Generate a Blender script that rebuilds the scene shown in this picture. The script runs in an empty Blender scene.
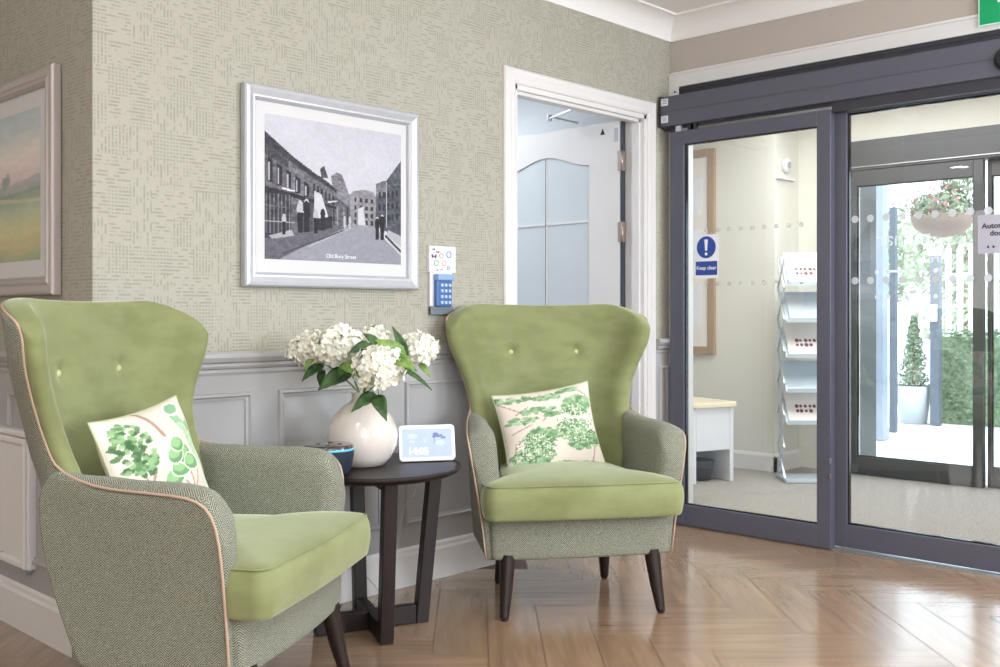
import bpy, math, random
import numpy as np
from mathutils import Vector, Matrix, noise as mnoise

random.seed(7)
PI = math.pi
C = bpy.context.scene.collection
R = math.radians

# ------------------------------------------------------------------ helpers
class MB:
    """collects geometry, links it as one mesh object"""
    def __init__(s):
        s.v = []; s.f = []; s.col = None; s.uv = None; s.fc = []
    def add(s, vs, fs):
        o = len(s.v); s.v += [tuple(p) for p in vs]; s.f += [tuple(i + o for i in f) for f in fs]
        return s
    def box(s, x0, x1, y0, y1, z0, z1, rot=0, about=None):
        vs = [(x, y, z) for z in (z0, z1) for y in (y0, y1) for x in (x0, x1)]
        if rot:
            ax, ay = about or ((x0 + x1) / 2, (y0 + y1) / 2)
            c, n = math.cos(rot), math.sin(rot)
            vs = [(ax + (x - ax) * c - (y - ay) * n, ay + (x - ax) * n + (y - ay) * c, z) for x, y, z in vs]
        return s.add(vs, [(0, 2, 3, 1), (4, 5, 7, 6), (0, 1, 5, 4), (2, 6, 7, 3), (0, 4, 6, 2), (1, 3, 7, 5)])
    def bar(s, a, b, w, h=None, up=(0, 0, 1)):
        h = h or w
        a, b = Vector(a), Vector(b); d = (b - a).normalized(); u = Vector(up)
        if abs(d.dot(u)) > .98: u = Vector((1, 0, 0))
        x = d.cross(u).normalized() * w / 2; y = x.cross(d).normalized() * h / 2
        vs = [p + sx * x + sy * y for p in (a, b) for sx, sy in ((-1, -1), (1, -1), (1, 1), (-1, 1))]
        return s.add(vs, [(3, 2, 1, 0), (4, 5, 6, 7), (0, 1, 5, 4), (1, 2, 6, 5), (2, 3, 7, 6), (3, 0, 4, 7)])
    def lathe(s, prof, n=40, c=(0, 0, 0), caps=True):
        vs = []; fs = []
        for r, z in prof:
            for k in range(n):
                a = 2 * PI * k / n; vs.append((c[0] + r * math.cos(a), c[1] + r * math.sin(a), c[2] + z))
        m = len(prof)
        for i in range(m - 1):
            for k in range(n):
                fs.append((i * n + k, i * n + (k + 1) % n, (i + 1) * n + (k + 1) % n, (i + 1) * n + k))
        if caps:
            fs.append(tuple(range(n))[::-1]); fs.append(tuple((m - 1) * n + k for k in range(n)))
        return s.add(vs, fs)
    def tube(s, path, r, n=8, closed=False, caps=True):
        path = [Vector(p) for p in path]; m = len(path); vs = []; fs = []
        up = None
        for i, p in enumerate(path):
            a = path[i - 1] if (i > 0 or closed) else p; b = path[(i + 1) % m] if (i < m - 1 or closed) else p
            d = (b - a).normalized()
            if up is None:
                up = Vector((0, 0, 1)) if abs(d.z) < .9 else Vector((1, 0, 0))
            x = d.cross(up).normalized(); y = x.cross(d).normalized(); up = y
            rr = r[i] if isinstance(r, (list, tuple)) else r
            for k in range(n):
                t = 2 * PI * k / n; vs.append(p + x * rr * math.cos(t) + y * rr * math.sin(t))
        rings = m if closed else m - 1
        for i in range(rings):
            for k in range(n):
                j = (i + 1) % m
                fs.append((i * n + k, i * n + (k + 1) % n, j * n + (k + 1) % n, j * n + k))
        if caps and not closed:
            fs.append(tuple(range(n))[::-1]); fs.append(tuple((m - 1) * n + k for k in range(n)))
        return s.add(vs, fs)
    def prism(s, poly, fn, d0, d1):
        """poly of (a,b); fn(a,b,d)->xyz; extruded from d0 to d1"""
        n = len(poly)
        vs = [fn(a, b, d0) for a, b in poly] + [fn(a, b, d1) for a, b in poly]
        fs = [tuple(range(n)), tuple(range(2 * n - 1, n - 1, -1))]
        fs += [(i, i + n, (i + 1) % n + n, (i + 1) % n) for i in range(n)]
        return s.add(vs, fs)
    def pad(s, f, nu, nv, levels):
        """closed slab: f(u,v,t), u,v in -1..1; levels = [(t, su, sv)] back to front"""
        vs = []; fs = []
        def grid(t, su, sv):
            o = len(vs)
            for j in range(nv + 1):
                for i in range(nu + 1):
                    vs.append(f((2 * i / nu - 1) * su, (2 * j / nv - 1) * sv, t))
            return o
        per = [(i, 0) for i in range(nu)] + [(nu, j) for j in range(nv)] + [(i, nv) for i in range(nu, 0, -1)] + [(0, j) for j in range(nv, 0, -1)]
        g0 = grid(*levels[0])
        for j in range(nv):
            for i in range(nu):
                a = g0 + j * (nu + 1) + i; fs.append((a, a + nu + 1, a + nu + 2, a + 1))
        prev = [g0 + j * (nu + 1) + i for i, j in per]
        for t, su, sv in levels[1:-1]:
            o = len(vs)
            for i, j in per: vs.append(f((2 * i / nu - 1) * su, (2 * j / nv - 1) * sv, t))
            cur = list(range(o, o + len(per)))
            for k in range(len(per)):
                k2 = (k + 1) % len(per); fs.append((prev[k], prev[k2], cur[k2], cur[k]))
            prev = cur
        g1 = grid(*levels[-1])
        cur = [g1 + j * (nu + 1) + i for i, j in per]
        for k in range(len(per)):
            k2 = (k + 1) % len(per); fs.append((prev[k], prev[k2], cur[k2], cur[k]))
        for j in range(nv):
            for i in range(nu):
                a = g1 + j * (nu + 1) + i; fs.append((a, a + 1, a + nu + 2, a + nu + 1))
        return s.add(vs, fs)

def obj(name, mb, mat, parent=None, smooth=False, bevel=0, seg=2, subd=0, angle=None):
    me = bpy.data.meshes.new(name); me.from_pydata(mb.v, [], mb.f); me.update()
    o = bpy.data.objects.new(name, me); C.objects.link(o)
    if mat: me.materials.append(mat)
    import bmesh
    bm = bmesh.new(); bm.from_mesh(me); bmesh.ops.recalc_face_normals(bm, faces=bm.faces); bm.to_mesh(me); bm.free()
    if smooth:
        for p in me.polygons: p.use_smooth = True
    if bevel:
        b = o.modifiers.new('b', 'BEVEL'); b.width = bevel; b.segments = seg; b.limit_method = 'ANGLE'; b.angle_limit = R(35)
        b.harden_normals = False
        for p in me.polygons: p.use_smooth = True
        w = o.modifiers.new('w', 'WEIGHTED_NORMAL'); w.keep_sharp = True
    if subd:
        m = o.modifiers.new('s', 'SUBSURF'); m.levels = subd; m.render_levels = subd
        for p in me.polygons: p.use_smooth = True
    if parent: o.parent = parent
    return o
def tag(o, label=None, cat=None, group=None, kind=None):
    if label: o['label'] = label
    if cat: o['category'] = cat
    if group: o['group'] = group
    if kind: o['kind'] = kind
    return o
def thing(name, label, cat, loc=(0, 0, 0), rz=0, group=None, kind=None):
    o = bpy.data.objects.new(name, None); C.objects.link(o); o.empty_display_size = .1
    o.location = loc; o.rotation_euler = (0, 0, rz)
    return tag(o, label, cat, group, kind)
def struct(name, mb, mat, parent=None, **k):
    o = obj(name, mb, mat, parent, **k)
    if not parent: o['kind'] = 'structure'
    return o
def text(name, body, size, mat, parent, loc, rot, ext=.0006, align='CENTER', bold=0, scale=(1, 1, 1)):
    cu = bpy.data.curves.new(name, 'FONT'); cu.body = body; cu.size = size; cu.extrude = ext; cu.align_x = align; cu.align_y = 'CENTER'
    cu.offset = bold
    cu.resolution_u = 3
    o = bpy.data.objects.new(name, cu); C.objects.link(o); cu.materials.append(mat)
    o.location = loc; o.rotation_euler = rot; o.scale = scale
    dg = bpy.context.evaluated_depsgraph_get(); dg.update()
    me = bpy.data.meshes.new_from_object(o.evaluated_get(dg)); bpy.data.objects.remove(o)
    o = bpy.data.objects.new(name, me); C.objects.link(o)
    if not me.materials: me.materials.append(mat)
    o.location = loc; o.rotation_euler = rot; o.scale = scale
    if parent: o.parent = parent
    return o
def s2l(c):
    return tuple(((x / 12.92) if x <= .04045 else ((x + .055) / 1.055) ** 2.4) for x in c)
def rgb(r, g, b): return s2l((r / 255, g / 255, b / 255))

# ------------------------------------------------------------------ materials
def mat(name, color, rough=.5, metal=0, spec=.5, emit=None, es=1, coat=0, sheen=0, nz=None, trans=0):
    m = bpy.data.materials.new(name); m.use_nodes = True
    nt = m.node_tree; b = nt.nodes['Principled BSDF']
    b.inputs['Base Color'].default_value = (*color, 1); b.inputs['Roughness'].default_value = rough
    b.inputs['Metallic'].default_value = metal; b.inputs['Specular IOR Level'].default_value = spec
    if coat: b.inputs['Coat Weight'].default_value = coat; b.inputs['Coat Roughness'].default_value = .05
    if sheen: b.inputs['Sheen Weight'].default_value = sheen; b.inputs['Sheen Roughness'].default_value = .35
    if emit: b.inputs['Emission Color'].default_value = (*emit, 1); b.inputs['Emission Strength'].default_value = es
    # every material gets a small procedural variation
    n = nt.nodes.new('ShaderNodeTexNoise'); tc = nt.nodes.new('ShaderNodeTexCoord')
    sc, amt, bump = nz or (6, .04, 0)
    n.inputs['Scale'].default_value = sc; n.inputs['Detail'].default_value = 4
    nt.links.new(tc.outputs['Object'], n.inputs['Vector'])
    mx = nt.nodes.new('ShaderNodeMix'); mx.data_type = 'RGBA'
    mx.inputs[6].default_value = (*[c * (1 - amt) for c in color], 1); mx.inputs[7].default_value = (*[min(1, c * (1 + amt)) for c in color], 1)
    nt.links.new(n.outputs['Fac'], mx.inputs[0]); nt.links.new(mx.outputs[2], b.inputs['Base Color'])
    if bump:
        bp = nt.nodes.new('ShaderNodeBump'); bp.inputs['Strength'].default_value = bump; bp.inputs['Distance'].default_value = .002
        nt.links.new(n.outputs['Fac'], bp.inputs['Height']); nt.links.new(bp.outputs[0], b.inputs['Normal'])
    return m
class NT:
    def __init__(s, name):
        s.m = bpy.data.materials.new(name); s.m.use_nodes = True; s.t = s.m.node_tree; s.b = s.t.nodes['Principled BSDF']
    def n(s, t, **k):
        x = s.t.nodes.new(t)
        for a, b in k.items(): setattr(x, a, b)
        return x
    def l(s, a, b): s.t.links.new(a, b)
    def val(s, x, v):
        if isinstance(v, (int, float)): x.default_value = v
        else: s.l(v, x)
    def math(s, op, a, b=0, c=None):
        x = s.n('ShaderNodeMath', operation=op); s.val(x.inputs[0], a); s.val(x.inputs[1], b)
        if c is not None: s.val(x.inputs[2], c)
        return x.outputs[0]
    def xyz(s):
        tc = s.n('ShaderNodeTexCoord'); sp = s.n('ShaderNodeSeparateXYZ'); s.l(tc.outputs['Object'], sp.inputs[0])
        return sp.outputs[0], sp.outputs[1], sp.outputs[2], tc.outputs['Object']
    def comb(s, x, y, z=0):
        c = s.n('ShaderNodeCombineXYZ'); s.val(c.inputs[0], x); s.val(c.inputs[1], y); s.val(c.inputs[2], z); return c.outputs[0]
    def noise(s, vec, scale=1, detail=3, rough=.5):
        x = s.n('ShaderNodeTexNoise'); s.l(vec, x.inputs['Vector']); x.inputs['Scale'].default_value = scale
        x.inputs['Detail'].default_value = detail; x.inputs['Roughness'].default_value = rough; return x.outputs['Fac']
    def mix(s, fac, a, b):
        x = s.n('ShaderNodeMix', data_type='RGBA'); s.val(x.inputs[0], fac)
        for i, v in ((6, a), (7, b)):
            if isinstance(v, tuple): x.inputs[i].default_value = (*v[:3], 1)
            else: s.l(v, x.inputs[i])
        return x.outputs[2]
    def step(s, v, lo, hi):
        x = s.n('ShaderNodeMapRange', interpolation_type='SMOOTHSTEP'); s.val(x.inputs[0], v)
        x.inputs[1].default_value = lo; x.inputs[2].default_value = hi; return x.outputs[0]
    def bump(s, h, strength, dist=.001):
        x = s.n('ShaderNodeBump'); x.inputs['Strength'].default_value = strength; x.inputs['Distance'].default_value = dist
        s.l(h, x.inputs['Height']); s.l(x.outputs[0], s.b.inputs['Normal'])

def wallpaper():
    t = NT('woven_wallpaper'); x, y, z, o = t.xyz()
    u = t.math('ADD', x, y)
    c_ = 88.0
    ru = t.math('MULTIPLY', u, c_); rz = t.math('MULTIPLY', z, c_)
    iu = t.math('FLOOR', ru); iz = t.math('FLOOR', rz); fu = t.math('FRACT', ru); fz = t.math('FRACT', rz)
    h = t.noise(t.comb(t.math('MULTIPLY', u, 26), t.math('MULTIPLY', iz, 3.7)), 1, 2, .6)      # horizontal threads
    v = t.noise(t.comb(t.math('MULTIPLY', iu, 3.7), t.math('MULTIPLY', z, 26), 7), 1, 2, .6)   # vertical threads
    h = t.math('MULTIPLY', t.step(h, .47, .56), t.math('LESS_THAN', fz, .5))
    v = t.math('MULTIPLY', t.step(v, .47, .56), t.math('LESS_THAN', fu, .5))
    bu = t.math('FLOOR', t.math('MULTIPLY', u, 14.0)); bz = t.math('FLOOR', t.math('MULTIPLY', z, 11.0))
    patch = t.noise(t.comb(t.math('MULTIPLY', bu, 1.73), t.math('MULTIPLY', bz, 1.91), 3), 1, 0, .4)
    pv = t.step(patch, .44, .54)
    pg = t.step(t.noise(t.comb(t.math('MULTIPLY', bu, 1.37), t.math('MULTIPLY', bz, 1.13), 21), 1, 0, .4), .56, .60)
    grid = t.math('MULTIPLY', t.math('LESS_THAN', fu, .5), t.math('LESS_THAN', fz, .45))
    sp_ = t.n('ShaderNodeSeparateColor'); t.l(t.mix(pv, t.comb(h, h, h), t.comb(v, v, v)), sp_.inputs[0])
    d = t.math('MAXIMUM', sp_.outputs[0], t.math('MULTIPLY', grid, pg))
    fine = t.noise(t.comb(t.math('MULTIPLY', u, 60), t.math('MULTIPLY', z, 60)), 1, 2, .6)
    big = t.noise(o, 1.2, 2)
    light = t.mix(big, rgb(171, 167, 154), rgb(178, 174, 162))
    col = t.mix(t.math('MULTIPLY', d, t.math('ADD', .22, t.math('MULTIPLY', fine, .45))), light, rgb(126, 125, 108))
    t.l(col, t.b.inputs['Base Color']); t.b.inputs['Roughness'].default_value = .62
    t.b.inputs['Specular IOR Level'].default_value = .3
    t.bump(t.math('SUBTRACT', 1, d), .3, .001)
    return t.m
def tweed():
    t = NT('chevron_tweed'); x, y, z, o = t.xyz()
    tn = t.n('ShaderNodeTexCoord'); ns = t.n('ShaderNodeSeparateXYZ'); t.l(tn.outputs['Normal'], ns.inputs[0])
    ax, ay, az = [t.math('ABSOLUTE', ns.outputs[i]) for i in range(3)]
    side = t.math('GREATER_THAN', ax, ay); topf = t.math('GREATER_THAN', az, t.math('MAXIMUM', ax, ay))
    def sel(f, a_, b_): return t.math('ADD', t.math('MULTIPLY', a_, f), t.math('MULTIPLY', b_, t.math('SUBTRACT', 1, f)))
    u = sel(topf, x, sel(side, y, x)); v = sel(topf, y, z)
    tri = t.math('ABSOLUTE', t.math('SUBTRACT', t.math('FRACT', t.math('MULTIPLY', u, 26)), .5))
    s = t.math('SINE', t.math('MULTIPLY', t.math('ADD', v, t.math('MULTIPLY', tri, .034)), 2 * PI / .0062))
    n = t.noise(o, 420, 2, .7)
    k = t.math('ADD', t.math('MULTIPLY', s, .5), t.math('MULTIPLY', t.math('SUBTRACT', n, .5), 3.0))
    d = t.step(k, -.45, .55)
    col = t.mix(d, rgb(78, 76, 62), rgb(166, 168, 152))
    t.l(col, t.b.inputs['Base Color']); t.b.inputs['Roughness'].default_value = .85
    t.b.inputs['Specular IOR Level'].default_value = .2
    t.b.inputs['Sheen Weight'].default_value = .15
    t.bump(d, .5, .001)
    return t.m
def velvet():
    t = NT('sage_velvet'); x, y, z, o = t.xyz()
    n = t.noise(o, 5, 4, .6); n2 = t.noise(t.comb(t.math('MULTIPLY', x, 8), t.math('MULTIPLY', y, 8), t.math('MULTIPLY', z, 22)), 1, 3)
    f = t.math('ADD', t.math('MULTIPLY', n, .6), t.math('MULTIPLY', n2, .4))
    col = t.mix(t.step(f, .35, .65), rgb(122, 127, 84), rgb(138, 143, 100))
    t.l(col, t.b.inputs['Base Color']); t.b.inputs['Roughness'].default_value = .7
    t.b.inputs['Specular IOR Level'].default_value = .2
    t.b.inputs['Sheen Weight'].default_value = .6; t.b.inputs['Sheen Roughness'].default_value = .4
    t.b.inputs['Sheen Tint'].default_value = (.9, .95, .75, 1)
    t.bump(t.noise(o, 60, 3), .08, .002)
    return t.m
def darkwood(name, c0, c1, sc=30, rough=.4):
    t = NT(name); x, y, z, o = t.xyz()
    n = t.noise(t.comb(t.math('MULTIPLY', x, sc), t.math('MULTIPLY', y, sc), t.math('MULTIPLY', z, 3)), 1, 4, .6)
    t.l(t.mix(n, c0, c1), t.b.inputs['Base Color']); t.b.inputs['Roughness'].default_value = rough; t.b.inputs['Specular IOR Level'].default_value = .3
    return t.m
def floorwood():
    t = NT('herringbone_oak'); uv = t.n('ShaderNodeUVMap', uv_map='UVMap'); sp = t.n('ShaderNodeSeparateXYZ'); t.l(uv.outputs[0], sp.inputs[0])
    at = t.n('ShaderNodeAttribute', attribute_name='tone')
    g = t.noise(t.comb(t.math('MULTIPLY', sp.outputs[0], 2.2), t.math('MULTIPLY', sp.outputs[1], 24)), 1, 6, .62)
    g2 = t.noise(t.comb(t.math('MULTIPLY', sp.outputs[0], 6), t.math('MULTIPLY', sp.outputs[1], 55), 4), 1, 2, .5)
    g3 = t.noise(t.comb(t.math('MULTIPLY', sp.outputs[0], 1.5), t.math('MULTIPLY', sp.outputs[1], 5), 9), 1, 3, .6)
    f = t.math('ADD', t.math('ADD', t.math('MULTIPLY', g, .54), t.math('MULTIPLY', g2, .14)), t.math('MULTIPLY', g3, .28))
    base = t.mix(t.step(f, .25, .75), rgb(112, 88, 70), rgb(172, 142, 114))
    tone = t.mix(at.outputs['Fac'], rgb(150, 122, 96), rgb(168, 140, 112))
    col = t.mix(.30, base, tone)
    t.l(col, t.b.inputs['Base Color'])
    t.l(t.math('ADD', t.math('MULTIPLY', g2, .04), .15), t.b.inputs['Roughness'])
    t.b.inputs['Specular IOR Level'].default_value = .55
    t.bump(g2, .02, .001)
    t.b.inputs['Coat Weight'].default_value = .5; t.b.inputs['Coat Roughness'].default_value = .13
    return t.m
def attrmat(name, rough=.5, attr='Col', spec=.15, emit=0):
    t = NT(name); a = t.n('ShaderNodeAttribute', attribute_name=attr); x, y, z, o = t.xyz()
    n = t.noise(o, 300, 2)
    col = t.mix(t.math('MULTIPLY', n, .04), a.outputs['Color'], (.5, .5, .5))
    t.l(col, t.b.inputs['Base Color']); t.b.inputs['Roughness'].default_value = rough; t.b.inputs['Specular IOR Level'].default_value = spec
    if emit:
        t.l(a.outputs['Color'], t.b.inputs['Emission Color']); t.b.inputs['Emission Strength'].default_value = emit
    return t.m
def glass(name='clear_glass', tint=(.97, .985, .98), refl=1.0):
    t = NT(name); t.t.nodes.remove(t.b)
    out = t.t.nodes['Material Output']
    tr = t.n('ShaderNodeBsdfTransparent'); tr.inputs[0].default_value = (*tint, 1)
    gl = t.n('ShaderNodeBsdfGlossy'); gl.inputs['Roughness'].default_value = .003; gl.inputs[0].default_value = (refl, refl, refl, 1)
    ge = t.n('ShaderNodeNewGeometry'); dp = t.n('ShaderNodeVectorMath', operation='DOT_PRODUCT'); t.l(ge.outputs['Normal'], dp.inputs[0]); t.l(ge.outputs['Incoming'], dp.inputs[1])
    c1 = t.math('SUBTRACT', 1, t.math('ABSOLUTE', dp.outputs['Value']))
    fr = t.math('ADD', .05, t.math('MULTIPLY', .95, t.math('POWER', c1, 5)))       # same reflectance from either side of the pane
    mx = t.n('ShaderNodeMixShader'); t.l(fr, mx.inputs[0]); t.l(tr.outputs[0], mx.inputs[1]); t.l(gl.outputs[0], mx.inputs[2])
    t.l(mx.outputs[0], out.inputs[0]); return t.m
def carpet():
    t = NT('flecked_entrance_carpet'); x, y, z, o = t.xyz()
    n = t.noise(o, 160, 3, .8)
    t.l(t.mix(t.step(n, .38, .62), rgb(118, 112, 106), rgb(192, 185, 176)), t.b.inputs['Base Color']); t.b.inputs['Roughness'].default_value = .95
    t.bump(n, .5, .004); return t.m
def leafy(name, a, b, sc=25):
    t = NT(name); x, y, z, o = t.xyz()
    n = t.noise(o, sc, 4, .7)
    t.l(t.mix(t.step(n, .35, .65), a, b), t.b.inputs['Base Color']); t.b.inputs['Roughness'].default_value = .6
    return t.m

M = {}
M['paper'] = wallpaper(); M['tweed'] = tweed(); M['velvet'] = velvet(); M['floor'] = floorwood(); M['glass'] = glass(); M['carpet'] = carpet()
M['picglass'] = glass('picture_glass', (.99, .99, .99), .5)
M['seam'] = mat('floor_seam_dark', rgb(88, 66, 50), .6)
M['greige'] = mat('greige_eggshell_paint', rgb(170, 168, 168), .42, nz=(3, .02, 0))
M['white'] = mat('white_satin_paint', rgb(228, 225, 224), .35, nz=(3, .015, 0))
M['ceil'] = mat('ceiling_white_paint', rgb(238, 235, 232), .8, nz=(3, .02, 0))
M['blush'] = mat('warm_beige_wall_paint', rgb(188, 178, 170), .75, nz=(8, .02, .05))
M['cream'] = mat('cream_wall_paint', rgb(224, 221, 212), .75, nz=(8, .02, .03))
M['plainwhite'] = mat('cool_white_wall_paint', rgb(226, 230, 234), .7, nz=(8, .01, .0))
M['anth'] = mat('anthracite_powder_coat', rgb(88, 88, 101), .35, nz=(200, .05, .03), spec=.5)
M['anth2'] = mat('anthracite_shadow_gap', rgb(52, 52, 60), .4)
M['bronze'] = mat('grey_bronze_powder_coat', rgb(72, 73, 76), .4)
M['alu'] = mat('brushed_aluminium', rgb(205, 206, 210), .3, metal=.9)
M['hinge'] = mat('satin_steel_hinge', rgb(176, 160, 152), .35, metal=.8)
M['silver'] = mat('silver_leaf_frame', rgb(196, 198, 205), .34, metal=.35, nz=(40, .06, .05))
M['mount'] = mat('ivory_mount_board', rgb(212, 211, 212), .8)
M['espresso'] = darkwood('espresso_stained_wood', rgb(24, 16, 16), rgb(42, 30, 28), 40, .42)
M['leg'] = darkwood('dark_walnut_leg', rgb(28, 20, 18), rgb(48, 35, 30), 40, .35)
M['piping'] = mat('dusty_pink_piping', rgb(184, 158, 138), .7)
M['ceramic'] = mat('white_glazed_ceramic', rgb(226, 216, 208), .12, coat=.6, nz=(9, .04, 0))
M['petal'] = leafy('ivory_petal', rgb(236, 234, 218), rgb(246, 245, 238), 40)
M['petal_c'] = mat('pale_green_floret_centre', rgb(206, 208, 140), .6)
M['leaf'] = leafy('deep_green_leaf', rgb(36, 66, 34), rgb(72, 104, 52), 30)
M['leaf2'] = leafy('fresh_green_leaf', rgb(84, 120, 48), rgb(130, 160, 80), 30)
M['stem'] = mat('green_stem', rgb(116, 136, 78), .5)
M['spk'] = mat('midnight_blue_speaker_cloth', rgb(22, 34, 50), .7, nz=(500, .2, .2))
M['spktop'] = mat('glossy_dark_speaker_top', rgb(60, 48, 44), .12, coat=.5)
M['ring'] = mat('cyan_light_ring', rgb(90, 170, 200), .4, emit=rgb(80, 170, 210), es=.5)
M['plastic'] = mat('white_plastic', rgb(228, 226, 230), .35)
M['screen'] = mat('lit_pale_blue_screen', rgb(120, 130, 160), .2, emit=rgb(196, 210, 243), es=.75)
M['screen_ink'] = mat('screen_grey_blue_picture', rgb(80, 90, 130), .3, emit=rgb(120, 136, 184), es=.6)
M['screen_white'] = mat('screen_white_digits', rgb(230, 230, 240), .3, emit=(1, 1, 1), es=1.05)
M['blue'] = mat('mandatory_sign_blue', rgb(40, 72, 152), .4)
M['signwhite'] = mat('sign_white', rgb(238, 238, 244), .4)
M['lilac'] = mat('frosted_lilac_sticker', rgb(178, 176, 190), .6)
M['ink'] = mat('black_print', rgb(30, 30, 34), .5)
M['green'] = mat('exit_sign_green', rgb(0, 146, 92), .35, emit=rgb(0, 140, 88), es=.25)
M['black'] = mat('gloss_black_plastic', rgb(20, 20, 22), .12)
M['keyblue'] = mat('keypad_blue', rgb(72, 110, 168), .35)
M['keybtn'] = mat('keypad_button_pale', rgb(190, 206, 226), .35)
M['keygrey'] = mat('keypad_grey', rgb(112, 122, 128), .4)
M['oak'] = darkwood('pale_oak_frame', rgb(160, 132, 104), rgb(184, 156, 128), 25, .5)
M['acrylic'] = mat('pale_acrylic_shelf', rgb(196, 208, 218), .15)
M['paperw'] = mat('leaflet_paper', rgb(240, 232, 228), .6)
M['cloudink'] = mat('leaflet_print', rgb(120, 70, 76), .6)
M['paving'] = mat('pale_stone_paving', rgb(225, 225, 225), .9, nz=(5, .05, .1))
M['post'] = mat('pale_blue_grey_post', rgb(150, 160, 176), .6)
M['post2'] = mat('slate_blue_post', rgb(84, 94, 108), .6)
M['hedge'] = leafy('clipped_hedge_leaves', rgb(78, 104, 76), rgb(128, 150, 120), 30)
M['tree'] = leafy('pale_tree_leaves', rgb(120, 140, 112), rgb(180, 192, 165), 9)
M['tree2'] = leafy('blossom_tree_leaves', rgb(150, 128, 108), rgb(180, 176, 140), 9)
M['bark'] = mat('bark', rgb(110, 92, 76), .9)
M['coco'] = mat('coir_basket', rgb(112, 88, 78), .9, nz=(60, .2, .4))
M['pinkf'] = mat('pink_petals', rgb(210, 130, 150), .6)
M['planter'] = mat('pale_grey_planter', rgb(176, 182, 190), .7)
M['fence'] = mat('white_painted_picket', rgb(226, 226, 236), .7)
M['lamp'] = mat('downlight_lens', (1, 1, 1), .5, emit=(1, .95, .88), es=14)
M['cable'] = mat('thin_white_cable', rgb(190, 188, 186), .5)
M['bin'] = mat('grey_bin_liner', rgb(66, 72, 78), .5)

# ------------------------------------------------------------------ painter for printed pictures (numpy raster -> colour attribute)
class Canvas:
    def __init__(s, w, h, col):
        s.w, s.h = w, h; s.a = np.zeros((h, w, 3)); s.a[:] = np.array(col) / 255.
        s.X, s.Y = np.meshgrid((np.arange(w) + .5) / w, (np.arange(h) + .5) / h)
        s.rng = np.random.RandomState(3)
    def put(s, m, col, al=1.):
        c = np.array(col) / 255.; s.a[m] = s.a[m] * (1 - al) + c * al
    def poly(s, pts, col, al=1.):
        m = np.zeros((s.h, s.w), bool); n = len(pts)
        for i in range(n):
            x0, y0 = pts[i]; x1, y1 = pts[(i + 1) % n]
            if y0 == y1: continue
            c = ((y0 > s.Y) != (y1 > s.Y)) & (s.X < (x1 - x0) * (s.Y - y0) / (y1 - y0) + x0)
            m ^= c
        s.put(m, col, al); return m
    def ell(s, cx, cy, rx, ry, col, al=1.):
        m = ((s.X - cx) / rx) ** 2 + ((s.Y - cy) / ry) ** 2 < 1; s.put(m, col, al); return m
    def line(s, x0, y0, x1, y1, w, col, al=1.):
        dx, dy = x1 - x0, y1 - y0; L = dx * dx + dy * dy + 1e-9
        t = np.clip(((s.X - x0) * dx + (s.Y - y0) * dy) / L, 0, 1)
        m = (s.X - x0 - t * dx) ** 2 + (s.Y - y0 - t * dy) ** 2 < w * w; s.put(m, col, al)
    def vnoise(s, fx, fy, seed=0):
        r = np.random.RandomState(seed); g = r.rand(fy + 2, fx + 2)
        x = s.X * fx; y = s.Y * fy; i = x.astype(int); j = y.astype(int); u = x - i; v = y - j
        u = u * u * (3 - 2 * u); v = v * v * (3 - 2 * v)
        return (g[j, i] * (1 - u) + g[j, i + 1] * u) * (1 - v) + (g[j + 1, i] * (1 - u) + g[j + 1, i + 1] * u) * v
    def sample(s, u, v):
        i = min(s.w - 1, max(0, int(u * s.w))); j = min(s.h - 1, max(0, int((1 - v) * s.h)))
        return s2l(np.clip(s.a[j, i], 0, 1))
def paint(o, uvs, cv, attr='Col'):
    a = o.data.color_attributes.new(attr, 'FLOAT_COLOR', 'POINT')
    arr = np.ones((len(uvs), 4), np.float32)
    U = np.array(uvs); I = np.clip((U[:, 0] * cv.w).astype(int), 0, cv.w - 1); J = np.clip(((1 - U[:, 1]) * cv.h).astype(int), 0, cv.h - 1)
    c = np.clip(cv.a[J, I], 0, 1); arr[:, :3] = np.where(c <= .04045, c / 12.92, ((c + .055) / 1.055) ** 2.4)
    a.data.foreach_set('color', arr.ravel())
def picture_sheet(name, fn, nu, nv, cv, m, parent):
    mb = MB(); uv = []
    for j in range(nv + 1):
        for i in range(nu + 1): mb.v.append(fn(i / nu, j / nv)); uv.append((i / nu, j / nv))
    for j in range(nv):
        for i in range(nu):
            a = j * (nu + 1) + i; mb.f.append((a, a + 1, a + nu + 2, a + nu + 1))
    o = obj(name, mb, m, parent); paint(o, uv, cv); return o

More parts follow.
